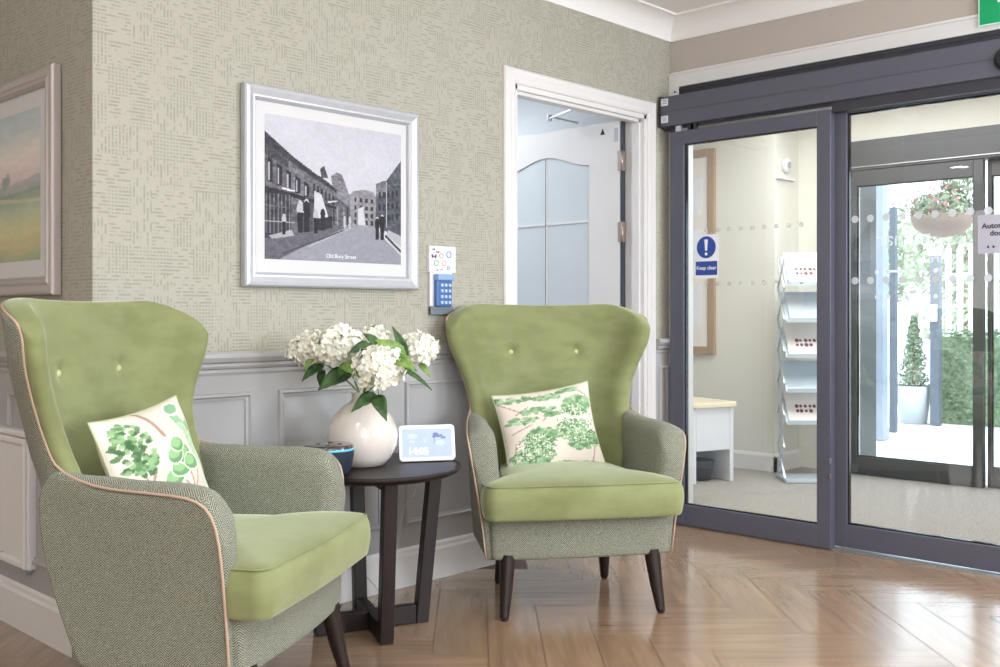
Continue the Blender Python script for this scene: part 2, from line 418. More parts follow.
def street_canvas():
    c = Canvas(330, 300, (206, 205, 213))
    rs = np.random.RandomState(5)
    n = c.vnoise(5, 4, 1); c.a *= (.97 + .05 * n)[..., None]
    def bld(p, col): return c.poly(p, col)
    # far terrace in the middle
    bld([(.60, .50), (.62, .475), (.70, .455), (.78, .46), (.80, .50), (.80, .74), (.60, .74)], (150, 148, 154))
    for i in range(4):
        for j in range(4): c.poly([(.63 + i * .043, .52 + j * .055), (.65 + i * .043, .52 + j * .055), (.65 + i * .043, .55 + j * .055), (.63 + i * .043, .55 + j * .055)], (66, 66, 74))
    c.poly([(.66, .60), (.70, .58), (.72, .72), (.66, .72)], (205, 204, 210))
    # left terrace receding
    bld([(.0, .13), (.13, .24), (.30, .36), (.40, .40), (.50, .47), (.54, .52), (.60, .50), (.60, .72), (.0, .94)], (112, 110, 118))
    bld([(.46, .38), (.50, .35), (.54, .36), (.60, .52), (.60, .60), (.48, .52)], (134, 132, 140))
    bld([(.38, .34), (.41, .31), (.44, .40), (.39, .40)], (92, 90, 98))
    bld([(.0, .12), (.20, .28), (.50, .475), (.50, .50), (.20, .33), (.0, .20)], (74, 72, 80))
    bld([(.0, .20), (.16, .31), (.17, .36), (.0, .28)], (84, 82, 90))
    bld([(.16, .33), (.30, .42), (.31, .62), (.17, .60)], (124, 122, 130))
    for i in range(5):
        x = .02 + i * .062; y = .30 + i * .035; h = .17 - i * .015
        c.poly([(x, y), (x + .035, y + .018), (x + .035, y + h), (x, y + h)], (58, 56, 64))
        c.poly([(x + .005, y + .03), (x + .016, y + .035), (x + .016, y + h - .01), (x + .005, y + h - .01)], (176, 174, 182))
    for i in range(6):
        x = .33 + i * .028; y = .45 + i * .014; c.poly([(x, y), (x + .014, y + .006), (x + .014, y + .07), (x, y + .07)], (64, 62, 70))
    c.poly([(.0, .50), (.18, .53), (.50, .60), (.50, .62), (.18, .56), (.0, .54)], (60, 58, 66))
    c.poly([(.0, .54), (.18, .56), (.18, .82), (.0, .86)], (72, 70, 78))
    for i in range(7): c.line(.012 + i * .026, .55, .012 + i * .026, .82, .0035, (140, 138, 146), .8)
    c.line(0, .63, .18, .64, .003, (120, 118, 126)); c.line(0, .74, .2, .74, .003, (170, 168, 176))
    c.poly([(.34, .50), (.39, .52), (.44, .68), (.34, .70)], (206, 205, 212))       # awning
    c.poly([(.34, .70), (.47, .67), (.47, .76), (.34, .79)], (60, 58, 66))
    c.poly([(.24, .58), (.33, .58), (.33, .80), (.24, .80)], (86, 84, 92))
    c.line(.12, .505, .20, .515, .006, (220, 220, 226)); c.line(.44, .57, .50, .56, .005, (210, 210, 216))
    for i in range(5): c.line(.48 + i * .025, .60, .48 + i * .025, .73, .004, (60 + 90 * (i % 2), 58 + 90 * (i % 2), 66 + 90 * (i % 2)))
    # right side
    bld([(.80, .40), (.86, .37), (.88, .37), (1., .20), (1., .80), (.80, .72)], (96, 98, 106))
    bld([(.80, .40), (.88, .37), (.885, .45), (.80, .52)], (130, 130, 138))
    c.line(.885, .38, .885, .72, .003, (190, 190, 196)); c.line(.83, .42, 1., .38, .003, (120, 122, 130))
    for i in range(5):
        for j in range(3): c.poly([(.82 + i * .035, .46 + j * .09 - i * .008), (.838 + i * .035, .46 + j * .09 - i * .008), (.838 + i * .035, .51 + j * .09 - i * .008), (.82 + i * .035, .51 + j * .09 - i * .008)], (62, 64, 72))
    # road
    m = c.poly([(.0, 1.), (.0, .97), (.30, .86), (.60, .73), (.80, .72), (.86, .80), (1., .93), (1., 1.)], (158, 158, 168))
    c.poly([(.0, .86), (.20, .82), (.45, .76), (.60, .73), (.34, .86), (.10, 1.), (.0, 1.)], (112, 111, 120))
    c.poly([(.03, .84), (.18, .79), (.20, .83), (.05, .86)], (176, 175, 182))
    c.line(.12, .96, .55, .77, .006, (92, 90, 98)); c.line(.30, .90, .60, .75, .004, (196, 195, 202), .6)
    c.poly([(.90, .74), (1., .78), (1., .86), (.88, .78)], (182, 182, 188)); c.line(.88, .79, 1., .90, .009, (70, 70, 78))
    # people
    for x, y, s in ((.24, .70, 1.25), (.285, .69, 1.3), (.35, .72, 1.0), (.40, .70, .9), (.13, .76, .8), (.81, .74, .95), (.85, .73, 1.05), (.56, .71, .5), (.60, .71, .5)):
        d = (50, 48, 56) if s > .6 else (190, 190, 196)
        c.ell(x, y - .085 * s, .011 * s, .013 * s, (200, 198, 204)); c.ell(x, y - .045 * s, .019 * s, .042 * s, (188, 186, 194) if rs.rand() < .5 else d)
        c.poly([(x - .016 * s, y - .03 * s), (x + .016 * s, y - .03 * s), (x + .013 * s, y + .085 * s), (x - .013 * s, y + .085 * s)], d)
    c.a *= (.98 + .04 * c.vnoise(90, 80, 4))[..., None] * (.985 + .025 * c.vnoise(30, 26, 8))[..., None]
    g_ = c.a.mean(axis=2); dk = np.clip((.70 - g_) / .2, 0, 1)
    tex = (c.vnoise(150, 130, 31) - .5) * .22 + (c.vnoise(46, 60, 32) - .5) * .20 + (c.vnoise(18, 40, 33) - .5) * .12
    tex *= np.where(c.Y < .74, 1, .45)
    c.a = np.clip(c.a * (1 + (tex * dk)[..., None] * 1.5), 0, 1) ** 1.2
    return c
def landscape_canvas():
    c = Canvas(160, 220, (200, 200, 205)); Y = c.Y; X = c.X
    stops = [0, .12, .28, .42, .50, .53, .60, .68, .80, .90, 1.]
    cols = np.array([(170, 186, 190), (186, 194, 194), (226, 214, 204), (212, 190, 190), (180, 168, 172), (120, 138, 118), (150, 164, 140), (176, 186, 146), (198, 192, 130), (186, 172, 120), (140, 160, 120)]) / 255.
    yy = Y + .02 * np.sin(X * 7) + .03 * (c.vnoise(6, 10, 2) - .5)
    for k in range(3): c.a[..., k] = np.interp(yy, stops, cols[:, k])
    c.poly([(0, .52), (.3, .47), (.62, .49), (1, .43), (1, .52), (.5, .54), (0, .56)], (140, 150, 146), .6)
    for x, y, r in ((.62, .46, .03), (.66, .44, .025), (.3, .47, .03), (.22, .45, .02)): c.ell(x, y, r, r * 1.6, (110, 128, 120), .7)
    c.poly([(0, .60), (.5, .56), (1, .60), (1, .62), (.5, .59), (0, .64)], (206, 196, 150), .6)
    c.a += ((c.vnoise(20, 40, 5) - .5) * .05)[..., None]; c.a = c.a * .8 + .19
    return c
def cushion_canvas(kind):
    c = Canvas(300, 260, (226, 214, 202)); rs = np.random.RandomState(11 + kind)
    c.a *= (.97 + .05 * c.vnoise(7, 6, 2))[..., None]
    G = [(122, 158, 116), (150, 182, 142), (98, 134, 92), (174, 196, 160)]
    if kind == 0:
        def puff(x, y, w, h, dens=26):
            for _ in range(dens):
                a = rs.rand() * 2 * PI; r = math.sqrt(rs.rand())
                c.ell(x + w * r * math.cos(a), y + h * r * math.sin(a), .03 * (.5 + rs.rand()), .018 * (.5 + rs.rand()), G[rs.randint(4)], .85)
        for x0, y0, x1, y1 in ((.02, .12, .28, .30), (.08, .5, .30, .42), (.10, .62, .04, .98), (.45, .95, .30, .82), (.82, .02, .98, .2), (.96, .7, .86, .98), (.5, .32, .42, .40), (.16, .28, .3, .2), (.12, .62, .26, .55)):
            c.line(x0, y0, x1, y1, .007, (172, 138, 122), .85)
        for a in ((.18, .08, .22, .035), (.52, .10, .14, .03), (.40, .26, .18, .035), (.22, .36, .20, .035), (.76, .05, .12, .02), (.55, .33, .10, .02)): puff(*a, 40)
        for a in ((.82, .26, .15, .12), (.36, .60, .17, .12), (.26, .78, .22, .13), (.72, .56, .20, .12), (.82, .68, .17, .12), (.55, .96, .14, .04), (.80, .98, .12, .02)): puff(*a, 170)
        # speckled foliage
        for cx, cy, w, h in ((.78, .48, .22, .24), (.30, .70, .24, .16)):
            for _ in range(420):
                a = rs.rand() * 2 * PI; r = math.sqrt(rs.rand()); c.ell(cx + w * r * math.cos(a), cy + h * r * math.sin(a), .0075, .006, [(236, 232, 216), (74, 112, 72)][rs.randint(2)], .9)
    else:
        c.line(.42, .0, .52, .25, .02, (176, 146, 128)); c.line(.30, .50, .12, .75, .008, (170, 136, 118))
        for x0, y0, x1, y1 in ((.70, .95, .66, .62), (.68, .80, .58, .68), (.69, .85, .76, .6), (.22, .62, .30, .42), (.22, .62, .14, .44), (.22, .95, .22, .6)): c.line(x0, y0, x1, y1, .008, (184, 150, 136))
        def cl(x, y, rx, ry):
            c.ell(x, y, rx + .012, ry + .012, (238, 236, 222)); c.ell(x, y, rx, ry, (112, 160, 108)); c.ell(x - rx * .15, y - ry * .25, rx * .8, ry * .68, (150, 192, 138))
        for x, y, rx, ry in ((.48, .62, .10, .07), (.58, .55, .11, .08), (.66, .46, .10, .08), (.54, .44, .09, .07), (.60, .36, .08, .06), (.72, .54, .09, .07), (.45, .92, .12, .07), (.58, .96, .10, .06), (.84, .90, .045, .09), (.90, .92, .045, .10), (.78, .92, .045, .08)): cl(x, y, rx, ry)
        for _ in range(150):
            a = rs.rand() * 2 * PI; r = math.sqrt(rs.rand()); c.ell(.20 + .17 * r * math.cos(a), .30 + .24 * r * math.sin(a), .028, .018, [(92, 132, 86), (140, 176, 126), (64, 100, 62)][rs.randint(3)], .85)
        for k in range(2):
            p = [(.72 + k * .12, .12 + k * .1), (.82 + k * .1, .10 + k * .1), (.90 + k * .07, .30 + k * .12), (.98 + k * .02, .88), (.93 + k * .03, .92), (.82 + k * .09, .5)]
            c.poly([(x + (-.012 if i < 1 or i > 3 else .012), y) for i, (x, y) in enumerate(p)], (238, 238, 226)); c.poly(p, (150, 190, 146))
            for q in range(4): c.line(p[0][0] + .03 + q * .02, p[0][1] + .08, .93 + q * .01 + k * .02, .9, .004, (232, 236, 220), .8)
        c.ell(.80, .07, .10, .06, (238, 238, 226)); c.ell(.80, .07, .085, .045, (136, 176, 140))
    return c

# ------------------------------------------------------------------ the room
XC = -3.049; HC = 2.56; WT = .112
def build_room():
    # floor: herringbone planks at 45 degrees, one mesh
    W, n = .175, 4; L = W * n
    mb = MB(); uv = []; tone = []
    def inside(x, y): return (-8.2 < x < .1 and -6.3 < y < .08) or (-8.2 < x < XC + .1 and -6.3 < y < 3.2)
    ox, oy = -.02, .262
    c45 = math.sqrt(.5); g = .0012
    def W2(a, b): return ((a - b) * c45 * -1 + ox * 0, 0, 0)
    def tow(a, b):   # a along (-1,-1), b along (1,-1)
        return (-a * c45 + b * c45, -a * c45 - b * c45, 0)
    rng = random.Random(4)
    for k in range(-70, 110):
        for j in range(-14, 15):
            for kind in (0, 1):
                a0 = (k + j * 2 * n) * W + ox; b0 = k * W + oy - W * 40 * 0
                if kind == 0: r = (a0, a0 + L, b0, b0 + W)
                else: r = (a0, a0 + W, b0 + W, b0 + W + L)
                cx, cy, _ = tow((r[0] + r[1]) / 2, (r[2] + r[3]) / 2)
                if not (inside(cx + .25, cy) or inside(cx - .25, cy)) or not (inside(cx, cy - .25) or inside(cx, cy + .25)): continue
                P = [(r[0] + g, r[2] + g), (r[1] - g, r[2] + g), (r[1] - g, r[3] - g), (r[0] + g, r[3] - g)]
                o = len(mb.v); mb.v += [tow(*p) for p in P]; mb.f.append((o, o + 1, o + 2, o + 3))
                ru, rv = rng.random() * 9, rng.random() * 9
                if kind == 0: q = [(0, 0), (L, 0), (L, W), (0, W)]
                else: q = [(0, 0), (0, W), (L, W), (L, 0)]
                uv += [(a + ru, b + rv) for a, b in q]; tone.append(rng.random())
    me = bpy.data.meshes.new('floor'); me.from_pydata(mb.v, [], mb.f)
    ul = me.uv_layers.new(name='UVMap'); ul.data.foreach_set('uv', np.array(uv, np.float32).ravel())
    at = me.attributes.new('tone', 'FLOAT', 'FACE'); at.data.foreach_set('value', np.array(tone, np.float32))
    me.materials.append(M['floor'])
    # dark seam bed under the planks, same object
    me2 = mb
    o = bpy.data.objects.new('floor', me); C.objects.link(o); o['kind'] = 'structure'
    bed = MB(); bed.box(-8.3, .12, -6.4, .13, -.05, -.0012); bed.box(-8.3, XC + .12, .13, 3.3, -.05, -.0012)
    struct('floor_bed', bed, M['seam'])
    # ceiling + coving
    cb = MB(); cb.box(-8.3, .15, -6.4, .1, HC, HC + .1); cb.box(-8.3, XC + .1, .1, 3.3, HC, HC + .1); struct('ceiling', cb, M['ceil'])
    prof = [(0, 2.455), (.010, 2.455), (.012, 2.463)] + [(.012 + .096 * (1 - math.cos(k * PI / 20)), 2.463 + .088 * math.sin(k * PI / 20)) for k in range(1, 11)] + [(.114, 2.553), (.116, HC), (0, HC)]
    t = MB(); t.prism(prof, lambda a, b, d: (d, -a, b), XC - .1, 0)
    t.prism(prof, lambda a, b, d: (-a, d, b), -6.2, 0)
    t.prism(prof, lambda a, b, d: (XC - a, d, b), -.1, 3.1)
    struct('trim_1', t, M['ceil'])
    # back wall (with doorway), wallpaper above and painted below
    x0, x1, zt = -1.185, -.215, 2.05
    b = MB(); b.box(XC, x0, 0, WT, 0, HC); b.box(x1, 0, 0, WT, 0, HC); b.box(x0, x1, 0, WT, zt, HC); struct('wall_back', b, M['paper'])
    b = MB(); b.box(XC, XC + .12, WT, 3.1, 0, HC); struct('wall_left', b, M['paper'])
    # right wall with sliding door opening
    b = MB(); b.box(0, .12, -.055, WT, 0, HC); b.box(0, .12, -2.12, -.055, 2.215, HC); b.box(0, .12, -6.3, -2.12, 0, HC)
    struct('wall_right', b, M['blush'])
    # rest of the room, behind the camera
    b = MB(); b.box(-8.3, .12, -6.42, -6.3, 0, .7); b.box(-8.3, .12, -6.42, -6.3, 2.3, HC); b.box(-8.3, -6.8, -6.42, -6.3, .7, 2.3); b.box(-4.2, -2.6, -6.42, -6.3, .7, 2.3); b.box(-.5, .12, -6.42, -6.3, .7, 2.3)
    struct('wall_front', b, M['cream'])
    b = MB(); b.box(-8.42, -8.3, -6.42, 3.3, 0, HC); struct('wall_far_left', b, M['cream'])
    b = MB(); b.box(-8.3, XC + .12, 3.1, 3.22, 0, HC); struct('wall_far_back', b, M['cream'])
    for i, (a, c) in enumerate(((-6.8, -4.2), (-2.6, -.5))):
        w = thing('window_%d' % (i + 1), None, None, kind='structure')
        f = MB()
        for p in (a, (a + c) / 2 - .02, c - .04): f.box(p, p + .04, -6.4, -6.33, .7, 2.3)
        for p in (.7, 2.26): f.box(a, c, -6.4, -6.33, p, p + .04)
        obj('window_frame', f, M['white'], w); g_ = MB(); g_.box(a, c, -6.37, -6.36, .72, 2.28); obj('pane', g_, M['glass'], w)
    # baseboards
    bp = [(0, 0), (.018, 0), (.018, .118), (.013, .128), (.012, .140), (.006, .150), (.004, .160), (0, .160)]
    t = MB(); t.prism(bp, lambda a, b, d: (d, -a, b), XC - .018, -1.25); t.prism(bp, lambda a, b, d: (d, -a, b), -.145, 0); struct('baseboard_back', t, M['white'])
    t = MB(); t.prism(bp, lambda a, b, d: (XC - a, d, b), -.018, 3.1); struct('baseboard_left', t, M['white'])
    t = MB(); t.prism(bp, lambda a, b, d: (-a, d, b), -6.3, -2.2); struct('baseboard_right', t, M['white'])
    # chair rail
    rp = [(0, .853), (.008, .853), (.012, .862), (.010, .872), (.018, .876), (.022, .884), (.020, .892), (.030, .898), (.036, .912), (.034, .924), (.026, .930), (0, .930)]
    t = MB(); t.prism(rp, lambda a, b, d: (d, -a, b), XC - .036, -1.247); t.prism(rp, lambda a, b, d: (d, -a, b), -.142, 0)
    t.prism(rp, lambda a, b, d: (XC - a, d, b), -.036, 3.1); struct('trim_2', t, M['greige'])
    # painted dado with raised panel mouldings
    t = MB(); t.box(XC - .006, -1.247, -.006, 0, .15, .86); t.box(-.142, 0, -.006, 0, .15, .86); t.box(XC - .006, XC, -.006, 3.1, .15, .86)
    def mold(fn, a0, a1, z0=.235, z1=.795):
        w = .026; pr = [(0, 0), (.004, .012), (.012, .015), (.017, .009), (w, .007), (w, 0)]
        # ring of profile around the rectangle
        ring = []
        for (p, q) in pr:
            ring.append([(a0 + p, z0 + p, q), (a1 - p, z0 + p, q), (a1 - p, z1 - p, q), (a0 + p, z1 - p, q)])
        vs = []; fs = []
        for r_ in ring:
            for a, z, d in r_: vs.append(fn(a, z, d))
        m = len(ring)
        for i in range(m - 1):
            for k in range(4):
                fs.append((i * 4 + k, i * 4 + (k + 1) % 4, (i + 1) * 4 + (k + 1) % 4, (i + 1) * 4 + k))
        t.add(vs, fs)
    A = lambda a, z, d: (a, -.005 - d, z)
    mold(A, -2.975, -2.50); mold(A, -2.395, -1.92); mold(A, -1.815, -1.335); mold(A, -.115, -.03)
    Cw = lambda a, z, d: (XC - .005 - d, a, z)
    mold(Cw, .10, .62); mold(Cw, .73, 1.4)
    struct('trim_3', t, M['greige'])
    # architrave and lining of the interior doorway
    ap = [(0, 0), (.004, .014), (.014, .018), (.03, .017), (.045, .022), (.058, .022), (.066, .016), (.070, .010), (.070, 0)]   # from opening outwards
    t = MB(); vs = []; fs = []
    for p, q in ap:
        for xx, zz in ((x0 - p, 0), (x0 - p, zt + p), (x1 + p, zt + p), (x1 + p, 0)): vs.append((xx, -q, zz))
    for i in range(len(ap) - 1):
        for k in range(3): fs.append((i * 4 + k, i * 4 + k + 1, (i + 1) * 4 + k + 1, (i + 1) * 4 + k))
    t.add(vs, fs)
    t.box(x0 - .001, x0 + .018, -.004, WT + .004, 0, zt); t.box(x1 - .018, x1 + .001, -.004, WT + .004, 0, zt); t.box(x0, x1, -.004, WT + .004, zt - .02, zt + .001)
    t.box(x1 - .03, x1 - .018, .02, .065, 0, zt - .02); t.box(x0 + .018, x0 + .03, .02, .065, 0, zt - .02); t.box(x0, x1, .02, .065, zt - .034, zt - .02)
    struct('trim_4', t, M['white'], smooth=False)
    # architrave round the sliding door opening
    t = MB(); t.box(-.018, 0, -.062, -.001, 0, 2.291); t.box(-.018, 0, -2.2, -.06, 2.215, 2.291); t.box(-.018, 0, -2.2, -2.12, 0, 2.215)
    t.box(-.024, -.018, -2.2, -.001, 2.278, 2.291)
    for s_ in (0,): t.box(0, .12, -.062, -.055, 0, 2.215)
    struct('trim_5', t, M['white'], bevel=.003)
    s = MB(); s.lathe([(.005, 0), (.005, .002)], 12, (0, 0, 0)); so = obj('screw_hole', s, M['ink']); so.location = (-.0185, -.042, 2.192); so.rotation_euler = (0, -PI / 2, 0); so.parent = bpy.data.objects['trim_5']

def build_inner_door():
    # white leaf opened away from us, hinged on the right jamb
    d = thing('door_1', None, None, (-.262, .125, 0), kind='structure')
    W, H = .935, 2.035; T = .044
    p0, p1, pm = .20, .80, .50
    b = MB()
    # stiles and rails as a frame, recessed panels behind; local: x = thickness (0..T), y = width
    def arch(y):
        return 1.83 + .065 * .5 * (1 + math.cos(PI * min(1, abs(y - pm) / (pm - p0))))
    b.box(0, T, 0, p0, 0, H); b.box(0, T, p1, W, 0, H); b.box(0, T, p0, p1, 0, .2)
    N = 28
    poly = [(p0, H)] + [(p0 + (p1 - p0) * i / N, arch(p0 + (p1 - p0) * i / N)) for i in range(N + 1)] + [(p1, H)]
    b.prism(poly, lambda a, z, dd: (dd, a, z), 0, T)
    b.box(.014, T, p0, p1, .2, 1.90)
    obj('door_leaf', b, M['white'], d)
    ln = MB(); ln.box(.002, .014, pm - .004, pm + .004, .2, 1.888); ln.box(.002, .0145, p0, p1, 1.532, 1.542)
    obj('glazing_bar', ln, M['white'], d)
    pn = MB(); pn.prism([(p0 + .004, .204)] + [(p1 - .004, .204)] + [(p1 - .004 - (p1 - p0 - .008) * i / N, arch(p1 - (p1 - p0) * i / N) - .004) for i in range(N + 1)], lambda a, z, dd: (dd, a, z), .009, .013)
    obj('door_panel', pn, M['doorpanel'], d)
    dk = MB(); dk.box(.0015, .009, pm - .0018, pm + .0018, .2, 1.888); obj('panel_groove', dk, M['ink2'], d)
    for z in (1.83, 1.47, .25):
        h = MB(); h.box(-.003, .003, -.018, .012, z - .05, z + .05); h.box(.003, .04, -.019, -.014, z - .05, z + .05)
        hh = obj('hinge', h, M['hinge'], d, bevel=.001)
        hh['label'] = 'satin metal hinge'
        k = MB(); k.lathe([(.0065, -.052), (.0065, .052)], 14, (-.004, -.016, z)); obj('hinge_pin', k, M['hinge'], hh, smooth=True)
    s = MB(); s.box(-.001, 0, .012, .035, 1.93, 2.0); obj('intumescent_plate', s, M['hingeplate'], d)
    s = MB(); s.prism([(.095, 1.975), (.125, 1.975), (.110, 2.008)], lambda a, z, dd: (dd, a, z), -.001, .0002); obj('warning_triangle', s, M['ink'], d)
    gp = MB(); gp.box(.0, .040, -.013, -.005, .0, 2.03); obj('door_gap_seal', gp, M['ink2'], d)  # dark strip standing in for the shaded gap between leaf and jamb
    a = MB(); a.bar((-.51, .135, 2.085), (-.425, .455, 2.065), .016, .008); a.bar((-.425, .455, 2.075), (-.268, .395, 2.055), .014, .008)
    a.lathe([(.014, 0), (.014, .03)], 16, (-.425, .455, 2.052)); a.box(-.54, -.48, WT + .002, WT + .03, 2.065, 2.10)
    o = obj('door_closer', a, M['alu']); tag(o, 'folding silver overhead arm of the door closer inside the white doorway', 'door closer')
    # white room beyond
    b = MB(); b.box(-1.75, .12, 2.3, 2.4, 0, 2.5); b.box(-1.85, -1.75, WT, 2.4, 0, 2.5); b.box(-.10, 0, WT + .003, 2.3, 0, 2.5)
    struct('wall_inner_room', b, M['plainwhite'])
    b = MB(); b.box(-1.85, .0, WT, 2.4, 2.42, 2.5); struct('ceiling_inner_room', b, M['plainwhite'])
    b = MB(); b.box(-1.85, .0, WT, 2.4, -.04, -.0); struct('floor_inner_room', b, M['carpet'])

M['doorpanel'] = mat('pale_grey_white_panel', rgb(208, 214, 219), .3)
M['ink2'] = mat('charcoal_gap', rgb(60, 66, 74), .6)
M['hingeplate'] = mat('grey_plate', rgb(176, 176, 182), .4, metal=.4)

# ------------------------------------------------------------------ sliding doors
def dots(parent, x, ys, z, r, m, name='manifestation_dot'):
    for y in ys:
        mb = MB(); mb.lathe([(r, 0), (r, .0008)], 20); o = obj(name, mb, m, parent); o.location = (x, y, z); o.rotation_euler = (0, -PI / 2, 0)
def leaf(name, x, y0, y1, z0, z1, st, rails, m, T=.045, glass=True, s2=None):
    """framed glass leaf between y0 and y1 (y0<y1); st = stile width"""
    d = thing(name, None, None, kind='structure')
    s2 = s2 or st
    for a, b_ in ((y0, y0 + st), (y1 - s2, y1)):
        q = MB(); q.box(x - T / 2, x + T / 2, a, b_, z0, z1); obj('stile', q, m, d, bevel=.003)
    q = MB(); q.box(x - T / 2, x + T / 2, y0 + st, y1 - s2, z0, z0 + rails[0]); obj('bottom_rail', q, m, d, bevel=.003)
    q = MB(); q.box(x - T / 2, x + T / 2, y0 + st, y1 - s2, z1 - rails[1], z1); obj('top_rail', q, m, d, bevel=.003)
    q = MB(); q.box(x - .004, x + .004, y0 + st - .002, y1 - s2 + .002, z0 + rails[0] - .002, z1 - rails[1] + .002); obj('glass_pane', q, M['glass'], d)
    q = MB(); e = .006
    for a, b_ in ((y0 + st, y0 + st + e), (y1 - s2 - e, y1 - s2)): q.box(x - .010, x + .010, a, b_, z0 + rails[0], z1 - rails[1])
    for a, b_ in ((z0 + rails[0], z0 + rails[0] + e), (z1 - rails[1] - e, z1 - rails[1])): q.box(x - .010, x + .010, y0 + st, y1 - s2, a, b_)
    obj('gasket', q, M['black'], d)
    return d
def build_sliding():
    M['dot'] = None
    t = NT('faint_frosted_dot'); out = t.t.nodes['Material Output']
    tr = t.n('ShaderNodeBsdfTransparent'); mx = t.n('ShaderNodeMixShader'); mx.inputs[0].default_value = .28
    t.l(tr.outputs[0], mx.inputs[1]); t.l(t.b.outputs[0], mx.inputs[2]); t.l(mx.outputs[0], out.inputs[0])
    t.b.inputs['Base Color'].default_value = (.55, .53, .52, 1); M['dotf'] = t.m
    t = NT('frosted_dot'); out = t.t.nodes['Material Output']
    tr = t.n('ShaderNodeBsdfTransparent'); mx = t.n('ShaderNodeMixShader'); mx.inputs[0].default_value = .72
    t.l(tr.outputs[0], mx.inputs[1]); t.l(t.b.outputs[0], mx.inputs[2]); t.l(mx.outputs[0], out.inputs[0])
    t.b.inputs['Base Color'].default_value = (.66, .69, .73, 1); M['dot'] = t.m
    # left leaf in front
    d = leaf('door_2', -.085, -.928, -.072, .004, 1.970, .066, (.102, .068), M['anth'], s2=.082)
    dots(d, -.0915, [-.275 - .063 * i for i in range(9)], 1.465, .0115, M['dotf']); dots(d, -.0915, [-.275 - .063 * i for i in range(9)], 1.203, .0115, M['dotf'])
    for z in (.40, .33):
        q = MB(); q.box(-.112, -.107, -.932, -.924, z - .012, z + .012); obj('latch_screw', q, M['alu'], d)
    # second leaf, further back
    d2 = leaf('door_3', -.038, -2.0, -.918, .014, 2.06, .07, (.102, .11), M['anth'], s2=.063)
    for z in (1.477, 1.203): dots(d2, -.0435, [-1.012 - .0705 * i for i in range(13)], z, .0165, M['dot'])
    # floor track
    b = MB(); b.box(-.10, -.006, -2.1, -.94, 0, .006); b.box(-.085, -.078, -2.1, -.94, .006, .010); b.box(-.03, .10, -2.1, -.06, -.001, .003)
    struct('trim_6', b, M['alu'])
    # operator housing across the top
    h = thing('door_operator_housing', 'long dark grey boxed beam with two small white labels over the sliding glass doors', 'door operator')
    b = MB(); pr = [(-.01, 2.0), (-.118, 2.0), (-.122, 2.004), (-.122, 2.142), (-.116, 2.151), (-.01, 2.151)]
    b.prism(pr, lambda a, z, dd: (a, dd, z), -2.16, -.026); obj('housing_cover', b, M['anth'], h, bevel=.002)
    b = MB(); b.prism([(-.0, 1.998), (-.120, 1.998), (-.124, 2.002), (-.124, 2.146), (-.117, 2.156), (-.02, 2.16), (0, 2.16)], lambda a, z, dd: (a, dd, z), -.026, -.016); obj('end_cap', b, M['anth2'], h)
    b = MB(); b.box(-.012, .004, -2.118, -.063, 2.14, 2.2145); b.box(-.016, -.012, -2.118, -.063, 2.196, 2.204); obj('recess_band', b, M['anth2'], h)
    b = MB(); b.box(-.1235, -.122, -2.1, -.03, 2.072, 2.0728); obj('cover_joint', b, M['anth2'], h)
    b = MB(); b.box(-.09, .0, -2.1, -.03, 1.985, 2.0); b.box(-.108, -.066, -2.1, -.935, 1.955, 2.0); obj('runner_rail', b, M['anth2'], h)
    for y in (-.12, -.19, -.21): 
        q = MB(); q.box(-.105, -.09, y - .016, y + .016, 1.966, 1.998); obj('roller_bracket', q, M['alu' if y == -.12 else 'black'], h)
    for z, ln in ((2.122, 3), (2.036, 5)):
        q = MB(); q.box(-.1255, -.1243, -.072, -.031, z - .018, z + .017); lb = obj('white_label', q, M['signwhite'], h)
        for k in range(ln):
            q = MB(); zz = z + .010 - k * (.026 / ln); q.box(-.1262, -.1255, -.066, -.038 - .004 * (k % 2), zz - .0012, zz + .0012); obj('label_line', q, M['ink2' if ln == 3 else 'hingeplate'], lb)
    b = MB(); b.prism([(-.108, 1.94), (-.06, 1.94), (-.06, 1.965), (-.108, 1.965)], lambda a, z, dd: (a, dd, z), -2.1, -2.05); obj('end_stop', b, M['anth2'], h)
    # sensor
    s = thing('motion_sensor', 'glossy black rounded motion sensor on the dark beam over the doors', 'sensor', (-.122, -1.70, 2.065))
    mb = MB(); prof = [(.075 * math.cos(a), .075 * math.sin(a)) for a in [i * PI / 2 / 10 for i in range(11)]]
    mb.lathe([(max(r, .001), z * .62) for r, z in prof], 32); o = obj('sensor_cap', mb, M['black'], s, smooth=True); o.rotation_euler = (0, -PI / 2, 0); o.scale = (.72, 1, 1)
    mb = MB(); mb.lathe([(.079, -.002), (.079, .006)], 32); o = obj('sensor_base', mb, M['anth2'], s); o.rotation_euler = (0, -PI / 2, 0); o.scale = (.74, 1, 1)
    # exit sign
    s = thing('exit_sign', 'green emergency exit sign with pale border above the sliding doors', 'exit sign', (-.03, -1.535, 2.234))
    b = MB(); b.box(-.006, .0, -.40, 0, 0, .20); obj('sign_border', b, mat('pale_green_border', rgb(196, 230, 214), .4, emit=rgb(190, 230, 212), es=.2), s)
    b = MB(); b.box(-.0075, -.006, -.395, -.005, .005, .195); obj('sign_face', b, M['green'], s)
    b = MB()
    fx = lambda a, z, dd: (dd, -a, z)
    b.prism([(.075, .085), (.15, .085), (.15, .17), (.135, .17), (.135, .10), (.075, .10)], fx, -.0085, -.0075)
    b.prism([(.17, .04), (.235, .04), (.235, .165), (.17, .165), (.17, .15), (.22, .15), (.22, .055), (.17, .055)], fx, -.0085, -.0075)
    b.prism([(.262, .1), (.30, .065), (.30, .088), (.37, .088), (.37, .112), (.30, .112), (.30, .135)], fx, -.0085, -.0075)
    obj('running_figure', b, M['signwhite'], s)
    # keep clear sign on left leaf
    s = thing('keep_clear_sign', 'white sticker with blue warning disc and blue Keep clear panel on the left glass', 'sign', (-.0905, -.274, 1.338))
